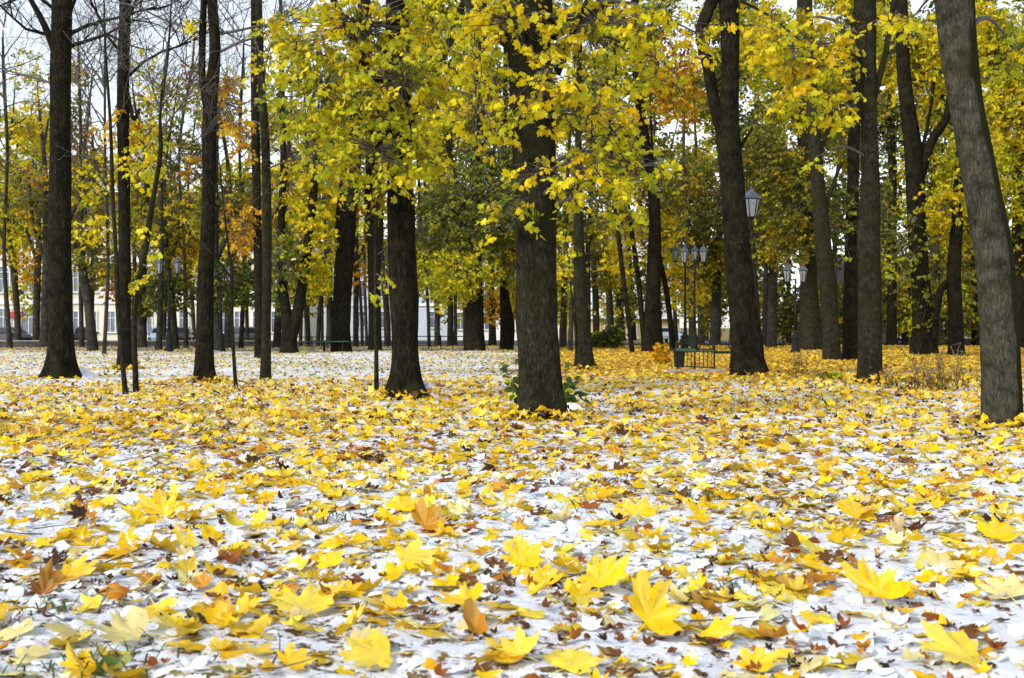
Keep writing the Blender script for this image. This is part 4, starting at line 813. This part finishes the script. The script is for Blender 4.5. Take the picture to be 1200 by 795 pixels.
for (x, d) in spots:
    yb = HOR + F / d; w_ = rs_.uniform(4, 8.5); ln = rs_.uniform(-8, 8); right = x > 820
    pal = (lambda: rs_.choice(['OL', 'DG', 'OL', 'OL', 'YG', 'DG'])) if right else ((lambda: rs_.choice(['YG', 'OL', 'Y', 'YG', 'G', 'OL'])) if x > 320 else (lambda: rs_.choice(['Y', 'OL', 'YG', 'O'])))
    bl = []
    for q in range(10 if x > 480 else 6):
        lowest = 390 if x > 800 else (370 if x > 480 else 345)
        topy = -20 if x > 480 else (40 if x > 320 else 130)
        py = rs_.uniform(topy, lowest); bl.append((x + rs_.uniform(-30, 30), py, rs_.uniform(18, 34), rs_.uniform(18, 34), rs_.uniform(1.1, 1.7) if right else (rs_.uniform(.85, 1.3) if x > 320 else rs_.uniform(.8, 1.2)), pal(), rs_.uniform(-1, 1)))
    lm = min(LMK, key=lambda q: abs(q[0] - x)); lab = f"slim distant tree in the deepest row, {'just left of' if x < lm[0] else 'just right of'} {lm[1]}"
    if lab in SEEN: lab = lab.replace('just right of', 'second to the right of').replace('just left of', 'closest on the left to')
    SEEN[lab] = 1
    where = 'behind the railing and pale walls' if 320 < x < 620 else ('behind the lamps and leaning poles' if x <= 860 and x > 320 else ('in the dim wood on the side of the dark house' if x > 860 else 'along the street wall'))
    tree('far_tree', lab, yb, [(x, yb + 1, w_), (x + ln * .3, 360, w_ * .95), (x + ln, 280, w_ * .7), (x + ln * 1.8 + rs_.uniform(-6, 6), 210, w_ * .45)] + ([(x + ln * 1.2 + rs_.uniform(-14, 14), 130, w_ * .28), (x + rs_.uniform(-24, 24), 60, w_ * .15)] if x > 320 else [(x + rs_.uniform(-16, 16), 150, w_ * .25)]),
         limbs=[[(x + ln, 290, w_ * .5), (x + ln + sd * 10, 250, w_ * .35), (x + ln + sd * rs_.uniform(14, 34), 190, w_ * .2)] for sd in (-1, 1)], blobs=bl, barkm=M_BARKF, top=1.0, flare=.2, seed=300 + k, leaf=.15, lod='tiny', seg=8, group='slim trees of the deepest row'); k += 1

# shrubs, shoots and stalks
def bush(name, label, px, py, blobs, leaf, seed, lod='near', stems=5, h=20, cat='shrub'):
    d = depth_of(py); b = np.array([(px - 600) / F * d, d, 0]); b[2] = float(gz(b[0], b[1])); root = empty(name, b, label, cat); r_ = np.random.default_rng(seed); m = MB()
    for s in range(stems):
        e = px_at(px + r_.uniform(-.6, .6) * h, py - h * r_.uniform(.6, 1), d + r_.normal(0, .15)); a0 = b + np.array([r_.normal(0, .04), r_.normal(0, .04), -.03]); m.tube(spline([a0, (a0 + e) / 2 + r_.normal(0, .05, 3), e], 6), np.linspace(.014, .005, 6), 5)
    m.build('stem', M_TWIG, root, b, smooth=True)['kind'] = 'stuff'
    PO, NO, HE, CO = [], [], [], []
    for (x_, y_, rx, ry, ns, pal) in blobs:
        rad = np.array([rx, min(rx, ry) * 1.0, ry]) / F * d; pos, nrm, head, sid, _, _ = sprays(px_at(x_, y_, d), rad, ns, r_, leaf * 1.3, 7, .2); sc, _ = palette(*SPECIES[pal], ns); PO.append(pos); NO.append(nrm); HE.append(head); CO.append(sc[sid])
    PO, NO, HE, CO = map(np.concatenate, (PO, NO, HE, CO)); PO[:, 2] = np.maximum(PO[:, 2], b[2] + .05); tpl = LC[lod]
    V, T, Cc = scatter(tpl, r_.integers(0, len(tpl), len(PO)), PO, frames(NO, HE), leaf * r_.uniform(.7, 1.3, len(PO)), CO); f = mk('foliage', V, T, M_LEAF, root, tint=Cc, loc=b); f['kind'] = 'stuff'; return root
bush('evergreen_bush', 'dark low evergreen bush standing behind the smooth grey trunk', 710, 408, [(700, 396, 14, 10, 90, 'DG'), (716, 393, 14, 13, 110, 'DG'), (708, 400, 20, 8, 110, 'DG')], .07, 1, 'far', 8, 24)
bush('orange_shrub', 'small orange brown shrub at the left end of the iron bench', 775, 427, [(774, 410, 9, 13, 34, 'O'), (778, 420, 9, 7, 26, 'O')], .05, 2, 'far', 6, 24)
bush('green_plant', 'low green plant on the snow left of the knobbly trunk', 972, 446, [(972, 440, 13, 5, 20, 'G'), (978, 436, 8, 5, 9, 'YG')], .045, 3, 'near', 7, 10, 'plant')
def shoots(label, px, py, tips, seed):
    d = depth_of(py); b = px_at(px, py, d); b[2] = float(gz(b[0], b[1])); root = empty('leafy_shoot', b, label, 'shoot'); r_ = np.random.default_rng(seed)
    for (tx, ty) in tips:
        e = px_at(tx, ty, d + r_.uniform(-.2, .2)); a0 = b + np.array([0, 0, -.02]); P = spline([a0, (a0 * .55 + e * .45) + np.array([0, 0, .12]), e], 10); m = MB(); m.tube(P, np.linspace(.007, .0025, 10), 5); m.build('stem', M_TWIG, root, b, smooth=True)
        for t in np.linspace(.35, 1, 5):
            for s in (-1, 1):
                if r_.random() < .1: continue
                p = P[int(t * 9)]; j = r_.integers(0, 4); nrm = np.array([[r_.normal(0, .5), -abs(r_.normal(.5, .4)), .7]]); Rm = frames(nrm, np.array([s * .9 + r_.normal(-.5, .6)]))[0]; sc = float(r_.uniform(.055, .09)); c_, _ = palette(['green', 'dgreen', 'green', 'ygreen'], [5, 1.5, 3, .8], 1)
                o = bpy.data.objects.new('leaf', OVAL[j % 2]); COL.objects.link(o); o.parent = root; o.matrix_basis = Matrix.Translation(Vector(p - b + Rm[:, 1] * sc * .6)) @ Matrix(Rm.tolist()).to_4x4() @ Matrix.Scale(sc, 4); o.color = (*c_[0], 1)
OVAL = []
for s in (81, 82):
    tp = leaf_template('mid', -.35, .15, .06, s, ring=True, oval=True); me = bpy.data.meshes.new('oval_leaf_shape'); me.from_pydata([tuple(v) for v in tp[0]], [], [tuple(int(q) for q in t) for t in tp[1]]); me.materials.append(M_LEAFO); OVAL.append(me)
shoots('dark green leafy shoots on the left side of the stout middle trunk', 611, 480, [(588, 430), (592, 448), (603, 424), (600, 462)], 1)
shoots('dark green leafy shoots on the right side of the stout middle trunk', 660, 478, [(664, 432), (676, 440), (684, 468), (668, 452)], 2)
for k, (px, py, hh, lab) in enumerate([(1071, 459, 34, 'tall dry stalks nearest the rough trunk, with green blades'), (1090, 456, 28, 'short dry stalk clump in the middle of the row'), (1104, 460, 36, 'dry stalks with rusty seed heads'), (1122, 458, 40, 'tallest dry stalk clump next to the mossy leaning trunk'), (936, 440, 22, 'small dry stalk clump beyond the single post lamp'), (1040, 455, 16, 'low brown weeds at the foot of the knobbly trunk')]):
    d = depth_of(py); b = px_at(px, py, d); b[2] = float(gz(b[0], b[1])); root = empty('dry_plant', b, lab, 'plant', 'dry stalks near the grey paving'); r_ = np.random.default_rng(500 + k)
    for s in range(6):
        e = b + np.array([r_.normal(0, .13), r_.normal(0, .1), hh * 1.25 / F * d * r_.uniform(.6, 1)]); m = MB(); P = spline([b + np.array([r_.normal(0, .06), r_.normal(0, .04), -.02]), (b + e) / 2 + r_.normal(0, .03, 3), e], 7); m.tube(P, np.linspace(.009, .004, 7), 4)
        for q in range(4):
            p = P[r_.integers(2, 7)]; m.tube(np.array([p, p + r_.normal(0, .05, 3) + [0, 0, .04], p + r_.normal(0, .05, 3) + [0, 0, .09]]), [.003, .005, .002], 4)
        m.build('stalk', M_STEM if s % 3 else M_GRASS, root, b)
    n = 80; P = b + np.stack([r_.normal(0, .17, n), r_.normal(0, .1, n), np.abs(r_.normal(.06, .12, n)) + .03], 1); c_, _ = palette(['rust', 'brown', 'gold', 'olive', 'ygreen'], [3, 3, 2, 2, 1], n)
    V, T, Cc = scatter(LC['far'], r_.integers(0, 3, n), P, frames(r_.normal(0, 1, (n, 3)) + [0, 0, .6], r_.uniform(0, 6.3, n)), r_.uniform(.02, .05, n), c_); mk('foliage', V, T, M_LEAF, root, tint=Cc, loc=b)['kind'] = 'stuff'
# snow banked against roots
def bank(px, py, rx, ry, h, lab, seed):
    d = depth_of(py); c = px_at(px, py, d); n = 18; r_ = np.linspace(0, 1, 9)[:, None]; th = np.arange(n) * 2 * np.pi / n
    x_ = c[0] + r_ * np.cos(th) * rx * (1 + .25 * vnoise(np.cos(th) * 2, np.sin(th) * 2, seed=seed)); y_ = c[1] + r_ * np.sin(th) * ry
    z_ = gz(x_, y_) - .01 + h * (1 - r_ ** 1.6) * (1 + .5 * vnoise(x_ / .09, y_ / .09, seed=seed)) + .02 * vnoise(x_ / .05, y_ / .05, seed=seed)
    tag(mk('snow_bank', np.stack([x_, y_, z_ + 0 * x_], -1), ring_quads(9, n)[:, ::-1], M_SNOW), lab, kind='stuff')
bank(503, 467, .17, .25, .22, 'snow banked on the root of the flared trunk', 1); bank(668, 480, .20, .2, .10, 'snow on the root of the stout middle trunk', 2); bank(94, 442, .36, .5, .16, 'snow banked round the big straight black trunk', 3)

# ------------------------------------------------------------------ lamps, benches, wall
def lamp(label, px, d, h, arms, lw=.32, group='iron lanterns of the park'):
    bx = (px - 600) / F * d; b = np.array([bx, d, float(gz(bx, d)) - .02]); root = empty('street_lamp', b, label, 'street lamp', group)
    m = MB(); m.lathe(b, [(0, 0), (.20, 0), (.20, .12), (.15, .16), (.14, .55), (.17, .6), (.17, .66), (.09, .74), (.075, .9), (0, .9)], 10); m.build('pedestal', M_IRON, root, b, smooth=False)
    m = MB(); m.lathe(b, [(0, .85), (.07, .85), (.055, 1.6), (.08, 1.64), (.05, 1.7), (.04, h - .35), (.07, h - .3), (.03, h - .22), (.03, h - .02), (.045, h), (0, h + .1)], 10); m.build('post', M_IRON, root, b, smooth=True)
    for ax, ay in arms:
        e = b + np.array([ax, ay, h - .12]); s = b + np.array([0, 0, h - .3])
        m = MB(); m.tube(spline([s, (s + e) / 2 + np.array([0, 0, -.10]), e + np.array([0, 0, -.06]), e], 9), .02, 6); m.tube(spline([s + np.array([0, 0, -.3]), s * .6 + e * .4 + np.array([0, 0, -.2]), s * .35 + e * .65 + np.array([0, 0, -.04])], 7), .012, 5); m.build('arm', M_IRON, root, b, smooth=True)
        lan = MB(); lan.lathe(e, [(0, 0), (.06, 0), (.10, .04), (.10, .07), (0, .07)], 6)
        top, bot = lw / 2, lw / 2 * .55
        for k in range(6):
            a = k * np.pi / 3; lan.tube(np.array([e + [bot * np.cos(a), bot * np.sin(a), .06], e + [top * np.cos(a), top * np.sin(a), .50]]), .013, 4)
        lan.lathe(e, [(top * 1.0, .485), (top * 1.08, .49), (top * 1.08, .515), (top, .515)], 6); lo = lan.build('lantern', M_IRON, root, b)
        for k in range(6):
            a, a2 = k * np.pi / 3, (k + 1) * np.pi / 3; g = .985; q = MB()
            q.add([e + [bot * g * np.cos(a), bot * g * np.sin(a), .07], e + [bot * g * np.cos(a2), bot * g * np.sin(a2), .07], e + [top * g * np.cos(a2), top * g * np.sin(a2), .49], e + [top * g * np.cos(a), top * g * np.sin(a), .49]], [[0, 1, 2, 3]]); q.build('glass_pane', M_LGLASS, lo, b)
        q = MB(); q.lathe(e, [(top * 1.15, .505), (top * 1.15, .53), (top * .75, .62), (top * .45, .66), (.05, .69), (.03, .74), (.045, .77), (0, .82)], 6); q.build('roof', M_ROOF, lo, b)
    return root
lamp('two armed iron lamp before the cream house, partly behind yellow sprigs', 198, 52, 3.25, [(-.42, .1), (.36, -.1)])
lamp('two armed iron lamp with a lantern just right of the twin stemmed trunk', 259, 54, 3.05, [(-.36, -.1), (.36, .1)])
lamp('iron lamp with the left post of the close pair behind the bench', 803, 55, 3.95, [(-.44, -.1), (.42, .1)])
lamp('iron lamp with the right post of the close pair behind the bench', 814, 53, 3.8, [(-.38, .3), (.36, -.1)])
lamp('tall iron lamp hidden by the forked trunk with one large lantern showing', 868, 31, 3.75, [(.25, -.05), (-.25, .05)], .42)
lamp('iron post lamp with a bluish lantern beside the wide reddish trunk', 932, 50, 2.85, [(-.33, -.1), (.33, .1)])
lamp('tiny far lamp seen between the narrow dark trunk and the rough trunk', 1060, 76, 2.75, [(.16, 0)], .40)

# iron bench with arches, seen from behind its end
A = np.array([3.80, 29.5]); B = np.array([4.46, 28.2]); dl = (B - A); Ln = float(np.hypot(*dl)); ux = np.array([dl[0] / Ln, dl[1] / Ln, 0]); uy = np.array([-ux[1], ux[0], 0]); g0 = float(gz(4.1, 28.8))
rt = empty('park_bench', (A[0], A[1], g0), 'ornate iron bench with arches and green slats, by the forked blackish trunk', 'bench'); lc = (A[0], A[1], g0)
W3 = lambda s, t, z: np.array([A[0], A[1], g0]) + ux * s + uy * t + np.array([0, 0, z])
for s in (0, Ln):
    m = MB(); m.tube(np.array([W3(s, 0, 0), W3(s, 0, .52), W3(s, 0, .68)]), .02, 6); m.tube(np.array([W3(s, .5, 0), W3(s, .5, .42)]), .02, 6); m.tube(np.array([W3(s, 0, .42), W3(s, .52, .42)]), .016, 6); m.tube(spline([W3(s, 0, .6), W3(s, .3, .64), W3(s, .5, .42)], 8), .016, 6); m.build('end_frame', M_IRON, rt, lc)
for s0, s1 in ((.04, Ln / 2 - .02), (Ln / 2 + .02, Ln - .04)):
    c_ = (s0 + s1) / 2; r = (s1 - s0) / 2
    for f in (1, .62): m = MB(); m.tube(np.array([W3(c_ - r * f * math.cos(a), 0, .5 + r * f * .62 * math.sin(a)) for a in np.linspace(0, np.pi, 13)]), .015, 5); m.build('arch', M_IRON, rt, lc, smooth=True)
for s in np.linspace(.1, Ln - .1, 9): m = MB(); m.tube(np.array([W3(s, 0, .1), W3(s, 0, .5)]), .0095, 5); m.build('bar', M_IRON, rt, lc)
for z in (.1, .5): m = MB(); m.tube(np.array([W3(0, 0, z), W3(Ln, 0, z)]), .014, 5); m.build('rail', M_IRON, rt, lc)
for t in (.05, .15, .25, .35, .45):
    m = MB(); m.add([W3(s, t + e, z) for s in (.03, Ln - .03) for e in (-.04, .04) for z in (.43, .46)], [[0, 1, 3, 2], [4, 6, 7, 5], [0, 4, 5, 1], [2, 3, 7, 6], [0, 2, 6, 4], [1, 5, 7, 3]]); m.build('slat', M_GREEN, rt, lc)
m = MB(); m.add([W3(s, e, z) for s in (0, Ln * .56) for e in (-.045, -.018) for z in (.44, .51)], [[0, 1, 3, 2], [4, 6, 7, 5], [0, 4, 5, 1], [2, 3, 7, 6], [0, 2, 6, 4], [1, 5, 7, 3]]); m.build('back_board', M_GREEN, rt, lc)
bb = np.array([(796 - 600) / F * 31, 31, float(gz(4, 31))]); rt = empty('litter_bin', bb, 'dark litter bin behind the iron bench', 'bin'); m = MB(); m.lathe(bb, [(0, .04), (.12, .04), (.15, .46), (.13, .46), (.11, .1), (0, .1)], 8, .4); m.build('bin_body', M_IRON, rt, bb); m = MB(); m.lathe(bb, [(.15, .45), (.165, .46), (.165, .49), (.145, .49)], 8, .4); m.build('rim', M_IRON, rt, bb)
kr = empty('stone_kerb', (4.2, 27.6, 0), 'low grey stone kerb in front of the iron bench', 'kerb')
for k in range(5):
    x0 = 3.35 + k * .42; m = MB(); m.box((x0 + .2, 27.55 - k * .03, float(gz(x0, 27.5)) + .025), (.405, .16, .12), random.uniform(-.02, .02)); m.build('kerb_stone', M_STONE, kr, (4.2, 27.6, 0))
# long backless bench
d = 53.0; x0, x1 = (334 - 600) / F * d, (409 - 600) / F * d; c0 = ((x0 + x1) / 2, d, 0); rt = empty('park_bench', c0, 'long low green bench without a back in front of the massive leaning trunk', 'bench')
for k in range(4): m = MB(); m.box((c0[0], d - .2 + k * .13, .42), (x1 - x0, .10, .045)); m.build('slat', M_GREEN, rt, c0)
for xx in (x0 + .25, (x0 + x1) / 2 + .3, x1 - .25):
    for yy in (-.18, .18): m = MB(); m.tube(np.array([[xx, d + yy, -.05], [xx, d + yy * .8, .4]]), .025, 6); m.build('leg', M_IRON, rt, c0)
    m = MB(); m.box((xx, d, .385), (.04, .42, .02)); m.build('brace', M_IRON, rt, c0)
def railing(label, pxa, pxb, d, ztop, n, rails):
    xa, xb = (pxa - 600) / F * d, (pxb - 600) / F * d; c = (xa, d, 0); rt = empty('metal_railing', c, label, 'railing')
    for x_ in np.linspace(xa, xb, n): m = MB(); m.tube(np.array([[x_, d, -.1], [x_, d, ztop + .03]]), .03, 5); m.build('railing_post', M_IRON, rt, c)
    for z_ in rails: m = MB(); m.tube(np.array([[xa, d, z_], [xb, d, z_]]), .022, 5); m.build('rail', M_IRON, rt, c)
railing('dark low railing behind the long green bench', 330, 472, 62, .55, 9, (.25, .54)); railing('dark low railing right of the flared trunk before thin far stems', 488, 545, 58, .62, 5, (.30, .6))
wl = empty('low_wall', (-26, 65.6, 0), 'long low dark stone wall along the street with a paler top', 'wall')
for k in range(13):
    xa = -40 + k * 2.15
    m = MB(); m.box((xa + 1.06, 65.6, .08), (2.13, .35, .40 + .015 * (k % 3))); m.build('wall_block', M_DWALL, wl, (-26, 65.6, 0)); m = MB(); m.box((xa + 1.06, 65.6, .315), (2.14, .42, .05)); m.build('cap_stone', M_STONE, wl, (-26, 65.6, 0))
# paving strip
def sheet(name, x0, x1, y0, y1, mt, lift, label):
    X_, Y_ = np.meshgrid(np.linspace(x0, x1, 60), np.linspace(y0, y1, 16)); nx_ = 60; ii = np.arange(15)[:, None] * nx_ + np.arange(59)[None]
    tag(mk(name, np.stack([X_, Y_, gz(X_, Y_) + lift], -1), np.stack([ii, ii + 1, ii + nx_ + 1, ii + nx_], -1).reshape(-1, 4), mt), label, kind='structure')
sheet('path', 6.3, 30, 25.6, 30.5, M_PATH, .010, 'grey wet paving strewn with leaves'); sheet('side_path', -24, -2, 55, 62, M_PATH, .012, 'pale paved walk before the street wall')

# ------------------------------------------------------------------ houses and cars far behind
def house(name, label, x0, x1, y, zb, zt, wallm, rows, depth=12, cornice=True, roofm=None):
    c = ((x0 + x1) / 2, y, zb); rt = empty(name, c, label, 'building')
    m = MB(); m.box(((x0 + x1) / 2, y + depth / 2, (zb + zt) / 2), (x1 - x0, depth, zt - zb)); m.build('wall', wallm, rt, c)
    if cornice:
        for z_ in [zt - .2] + [r[1] - 1.1 for r in rows[1:]]: m = MB(); m.box(((x0 + x1) / 2, y - .09, z_), (x1 - x0 + .1, .2, .28)); m.build('cornice', M_TRIM, rt, c)
    m = MB(); m.add([[x0 - .4, y - .5, zt], [x1 + .4, y - .5, zt], [x1 + .4, y + depth + .5, zt], [x0 - .4, y + depth + .5, zt], [x0 + 1, y + depth / 2, zt + 3], [x1 - 1, y + depth / 2, zt + 3]], [[0, 1, 5, 4], [2, 3, 4, 5]], [[1, 2, 5], [3, 0, 4]]); m.build('roof', roofm or M_DWALL, rt, c)
    wm = {}
    for (xs_, zs, w_, h_, arch) in rows:
        for x_ in xs_:
            key = (w_, h_, arch)
            if key not in wm:
                f = MB(); t = .09
                f.box((-w_ / 2 - t / 2, -.06, h_ / 2), (t, .12, h_ + .002)); f.box((w_ / 2 + t / 2, -.06, h_ / 2), (t, .12, h_ + .002)); f.box((0, -.06, h_ + t / 2), (w_ + 2 * t, .122, t)); f.box((0, -.05, h_ / 2), (.06, .08, h_ - .02)); f.box((0, -.05, h_ * .68), (w_ - .02, .076, .06))
                f.box((0, -.1, -.06), (w_ + .4, .24, .12))
                if arch: f.tube(np.array([[-(w_ / 2 + .05) * math.cos(a), -.06, h_ + (w_ / 2 + .05) * math.sin(a)] for a in np.linspace(0, np.pi, 11)]), .07, 4)
                g = MB(); g.add([[-w_ / 2, -.015, 0], [w_ / 2, -.015, 0], [w_ / 2, -.015, h_], [-w_ / 2, -.015, h_]], [[0, 1, 2, 3]])
                if arch: g.add([[-(w_ / 2) * math.cos(a), -.016, h_ + (w_ / 2) * math.sin(a)] for a in np.linspace(0, np.pi, 9)], None, [[0, q + 1, q] for q in range(1, 8)])
                wm[key] = (f, g); fo = f.build('window', M_TRIM, rt, (0, 0, 0)); go = g.build('pane', M_PANE, fo, (0, 0, 0)); fo.location = Vector((x_, y, zs)) - Vector(c); wm[key] = (fo.data, go.data); go.location = (0, 0, 0)
            else:
                fo = bpy.data.objects.new('window', wm[key][0]); COL.objects.link(fo); fo.parent = rt; fo.location = Vector((x_, y, zs)) - Vector(c); go = bpy.data.objects.new('pane', wm[key][1]); COL.objects.link(go); go.parent = fo
    return rt, c
a1 = np.arange(-45.2, -23, 1.9)
house('cream_house', 'long cream house with tall white framed windows behind the street wall', -46.6, -21.5, 132, -.7, 12.6, M_CREAM, [(a1, .55, .95, 2.1, 0), (a1, 4.7, .95, 2.1, 0), (a1, 8.9, .95, 2.0, 0)])
a2 = np.array([-57.5, -54.6, -51.8, -49.2])
rt, c = house('corner_house', 'pale corner house with arched upper windows and a red sign over its shop front', -59.5, -46.7, 130.4, -.7, 13.5, M_CREAM, [(a2[2:], .3, 1.5, 2.6, 0), (a2, 4.6, 1.2, 2.0, 1), (a2, 9.2, 1.2, 1.9, 0)])
m = MB(); m.box((-55.7, 130.32, 1.15), (5.6, .14, 3.7)); m.build('shop_front', M_WHITE, rt, c)
m = MB(); m.tube(np.array([[-55.7 - 2.2 * math.cos(a), 130.2, 1.9 + 1.0 * math.sin(a)] for a in np.linspace(0, np.pi, 13)]), .16, 5); m.build('shop_arch', M_GREYB, rt, c)
m = MB(); m.box((-50.6, 130.2, 2.3), (1.5, .12, .6)); m.build('sign', M_RED, rt, c)
m = MB(); m.box((-55.7, 130.2, .5), (3.6, .06, 2.4)); m.build('shop_window', M_PANE, rt, c)
house('pale_blue_house', 'long pale bluish house seen in slits between far trunks beyond the long bench', -28, -7.5, 165, -.7, 9.5, M_GREYB, [(np.arange(-26, -8, 3.2), 1, 1.2, 2.0, 0), (np.arange(-26, -8, 3.2), 5, 1.2, 2.0, 0)])
house('white_house', 'white plastered house with a pinkish side showing between thin stems by the railing', -7.2, 5.5, 150, -.7, 9, M_WHITE, [(np.arange(-6, 5, 2.8), .8, 1.1, 1.9, 0), (np.arange(-6, 5, 2.8), 4.6, 1.1, 1.9, 0)])
house('ochre_house', 'white and ochre house behind the leaning poles and evergreen bush', 8.5, 16.5, 126, -.7, 1.85, M_OCHRE, [(np.array([9.6, 11.8, 14.1]), 0, .9, 1.2, 0)], cornice=False, roofm=M_WHITE)
house('white_tower_house', 'tall white house rising over the ochre front behind the leaning poles', 8.2, 17.5, 139, -.7, 11, M_WHITE, [(np.array([9.8, 12.2, 14.6, 16.4]), 3.4, 1.0, 1.8, 0), (np.array([9.8, 12.2, 14.6, 16.4]), 7, 1.0, 1.8, 0)])
house('dark_house', 'low dark house with white gridded windows behind the mossy leaning trunk', 26, 50, 104, -.3, 4.2, M_BROWNB, [(np.array([31.3, 32.6, 35.6, 37.2, 41, 44]), .25, .95, 1.6, 0)], cornice=False)

def car(label, px, d, colr, rz):
    x = (px - 600) / F * d; c = (0, 0, 0); rt = empty('parked_car', (x, d, -.39), label, 'car', 'cars parked in the street'); pm = mat('car_paint', colr, .25, .5)
    prof = np.array([[-2.1, .35], [-2.15, .62], [-1.95, .85], [-1.75, .92], [-1.25, 1.36], [-.8, 1.46], [.35, 1.45], [1.05, .98], [1.85, .86], [2.12, .68], [2.15, .38], [1.75, .30], [-1.7, .30]])
    wid = np.array([.78, .84, .86, .84, .62, .58, .58, .78, .82, .74, .76, .80, .80]); n = len(prof); V = np.vstack([np.column_stack([prof[:, 0], s * wid, prof[:, 1]]) for s in (-1, 1)])
    xf = np.array(Matrix.Rotation(rz, 4, 'Z')); o0 = (0, 0, 0)
    def put(m, nm, mt, par=rt):
        o = m.build(nm, mt, None, o0, smooth=False, xf=xf); o.parent = par; return o
    m = MB(); m.add(V, [[j, (j + 1) % n, n + (j + 1) % n, n + j] for j in range(n)], [[6, q, q + 1] for q in range(7, 12)] + [[6, 12, 0], [6, 0, 1], [6, 1, 2], [6, 2, 3], [6, 3, 4], [6, 4, 5]] + [[n + 6, n + q + 1, n + q] for q in range(7, 12)] + [[n + 6, n, n + 12], [n + 6, n + 1, n], [n + 6, n + 2, n + 1], [n + 6, n + 3, n + 2], [n + 6, n + 4, n + 3], [n + 6, n + 5, n + 4]]); put(m, 'body', pm)
    e = .012
    m = MB(); m.add([[.42, -.54, 1.43 + e], [.42, .54, 1.43 + e], [1.02, .72, 1.0 + e * 2], [1.02, -.72, 1.0 + e * 2]], [[0, 1, 2, 3]]); put(m, 'windscreen', M_CGLASS)
    m = MB(); m.add([[-1.3, -.58, 1.33 + e], [-1.3, .58, 1.33 + e], [-1.7, .78, .96 + e], [-1.7, -.78, .96 + e]], [[0, 3, 2, 1]]); put(m, 'rear_window', M_CGLASS)
    for s in (-1, 1):
        m = MB(); m.add([[-1.15, s * (.655 + e), 1.33], [.30, s * (.62 + e), 1.38], [.88, s * (.80 + e), 1.0], [-1.45, s * (.82 + e), 1.0]], [[0, 1, 2, 3]]); put(m, 'side_window', M_CGLASS)
        m = MB(); m.box((2.1, s * .58, .68), (.12, .3, .14)); put(m, 'headlight', M_LIGHT)
        m = MB(); m.box((.8, s * .9, 1.0), (.14, .16, .12)); put(m, 'mirror', pm)
        for xx in (-1.3, 1.32):
            th = np.linspace(0, 2 * np.pi, 17); m = MB(); m.tube(np.array([[xx, s * .66, .32], [xx, s * .87, .32]]), .32, 16); wo_ = put(m, 'wheel', M_TYRE); m = MB(); m.tube(np.array([[xx, s * .86, .32], [xx, s * .885, .32]]), .19, 12); put(m, 'rim', M_RIM, wo_)
    rt.rotation_euler = (0, 0, 0); return rt
for (lab, px, d, c_, rz) in [('black parked car at the edge under the arched windows', 2, 98, (.012, .012, .014), 2.9), ('pale silver parked car between the curved far trunk and the big straight trunk', 62, 101, (.42, .45, .48), 2.2), ('black parked car just right of the big straight black trunk', 100, 98, (.012, .012, .015), 1.9),
                          ('pale blue parked car left of the two armed lamp', 188, 99, (.30, .42, .55), 1.9), ('dark parked car right behind the two armed lamp', 213, 101, (.03, .035, .04), 1.7), ('dark grey parked car just right of the thin straight sapling', 284, 100, (.045, .05, .055), 2.2), ('silver parked car glimpsed behind the close pair of lamps', 786, 122, (.4, .45, .5), 1.2)]:
    car(lab, px, d, c_, rz)
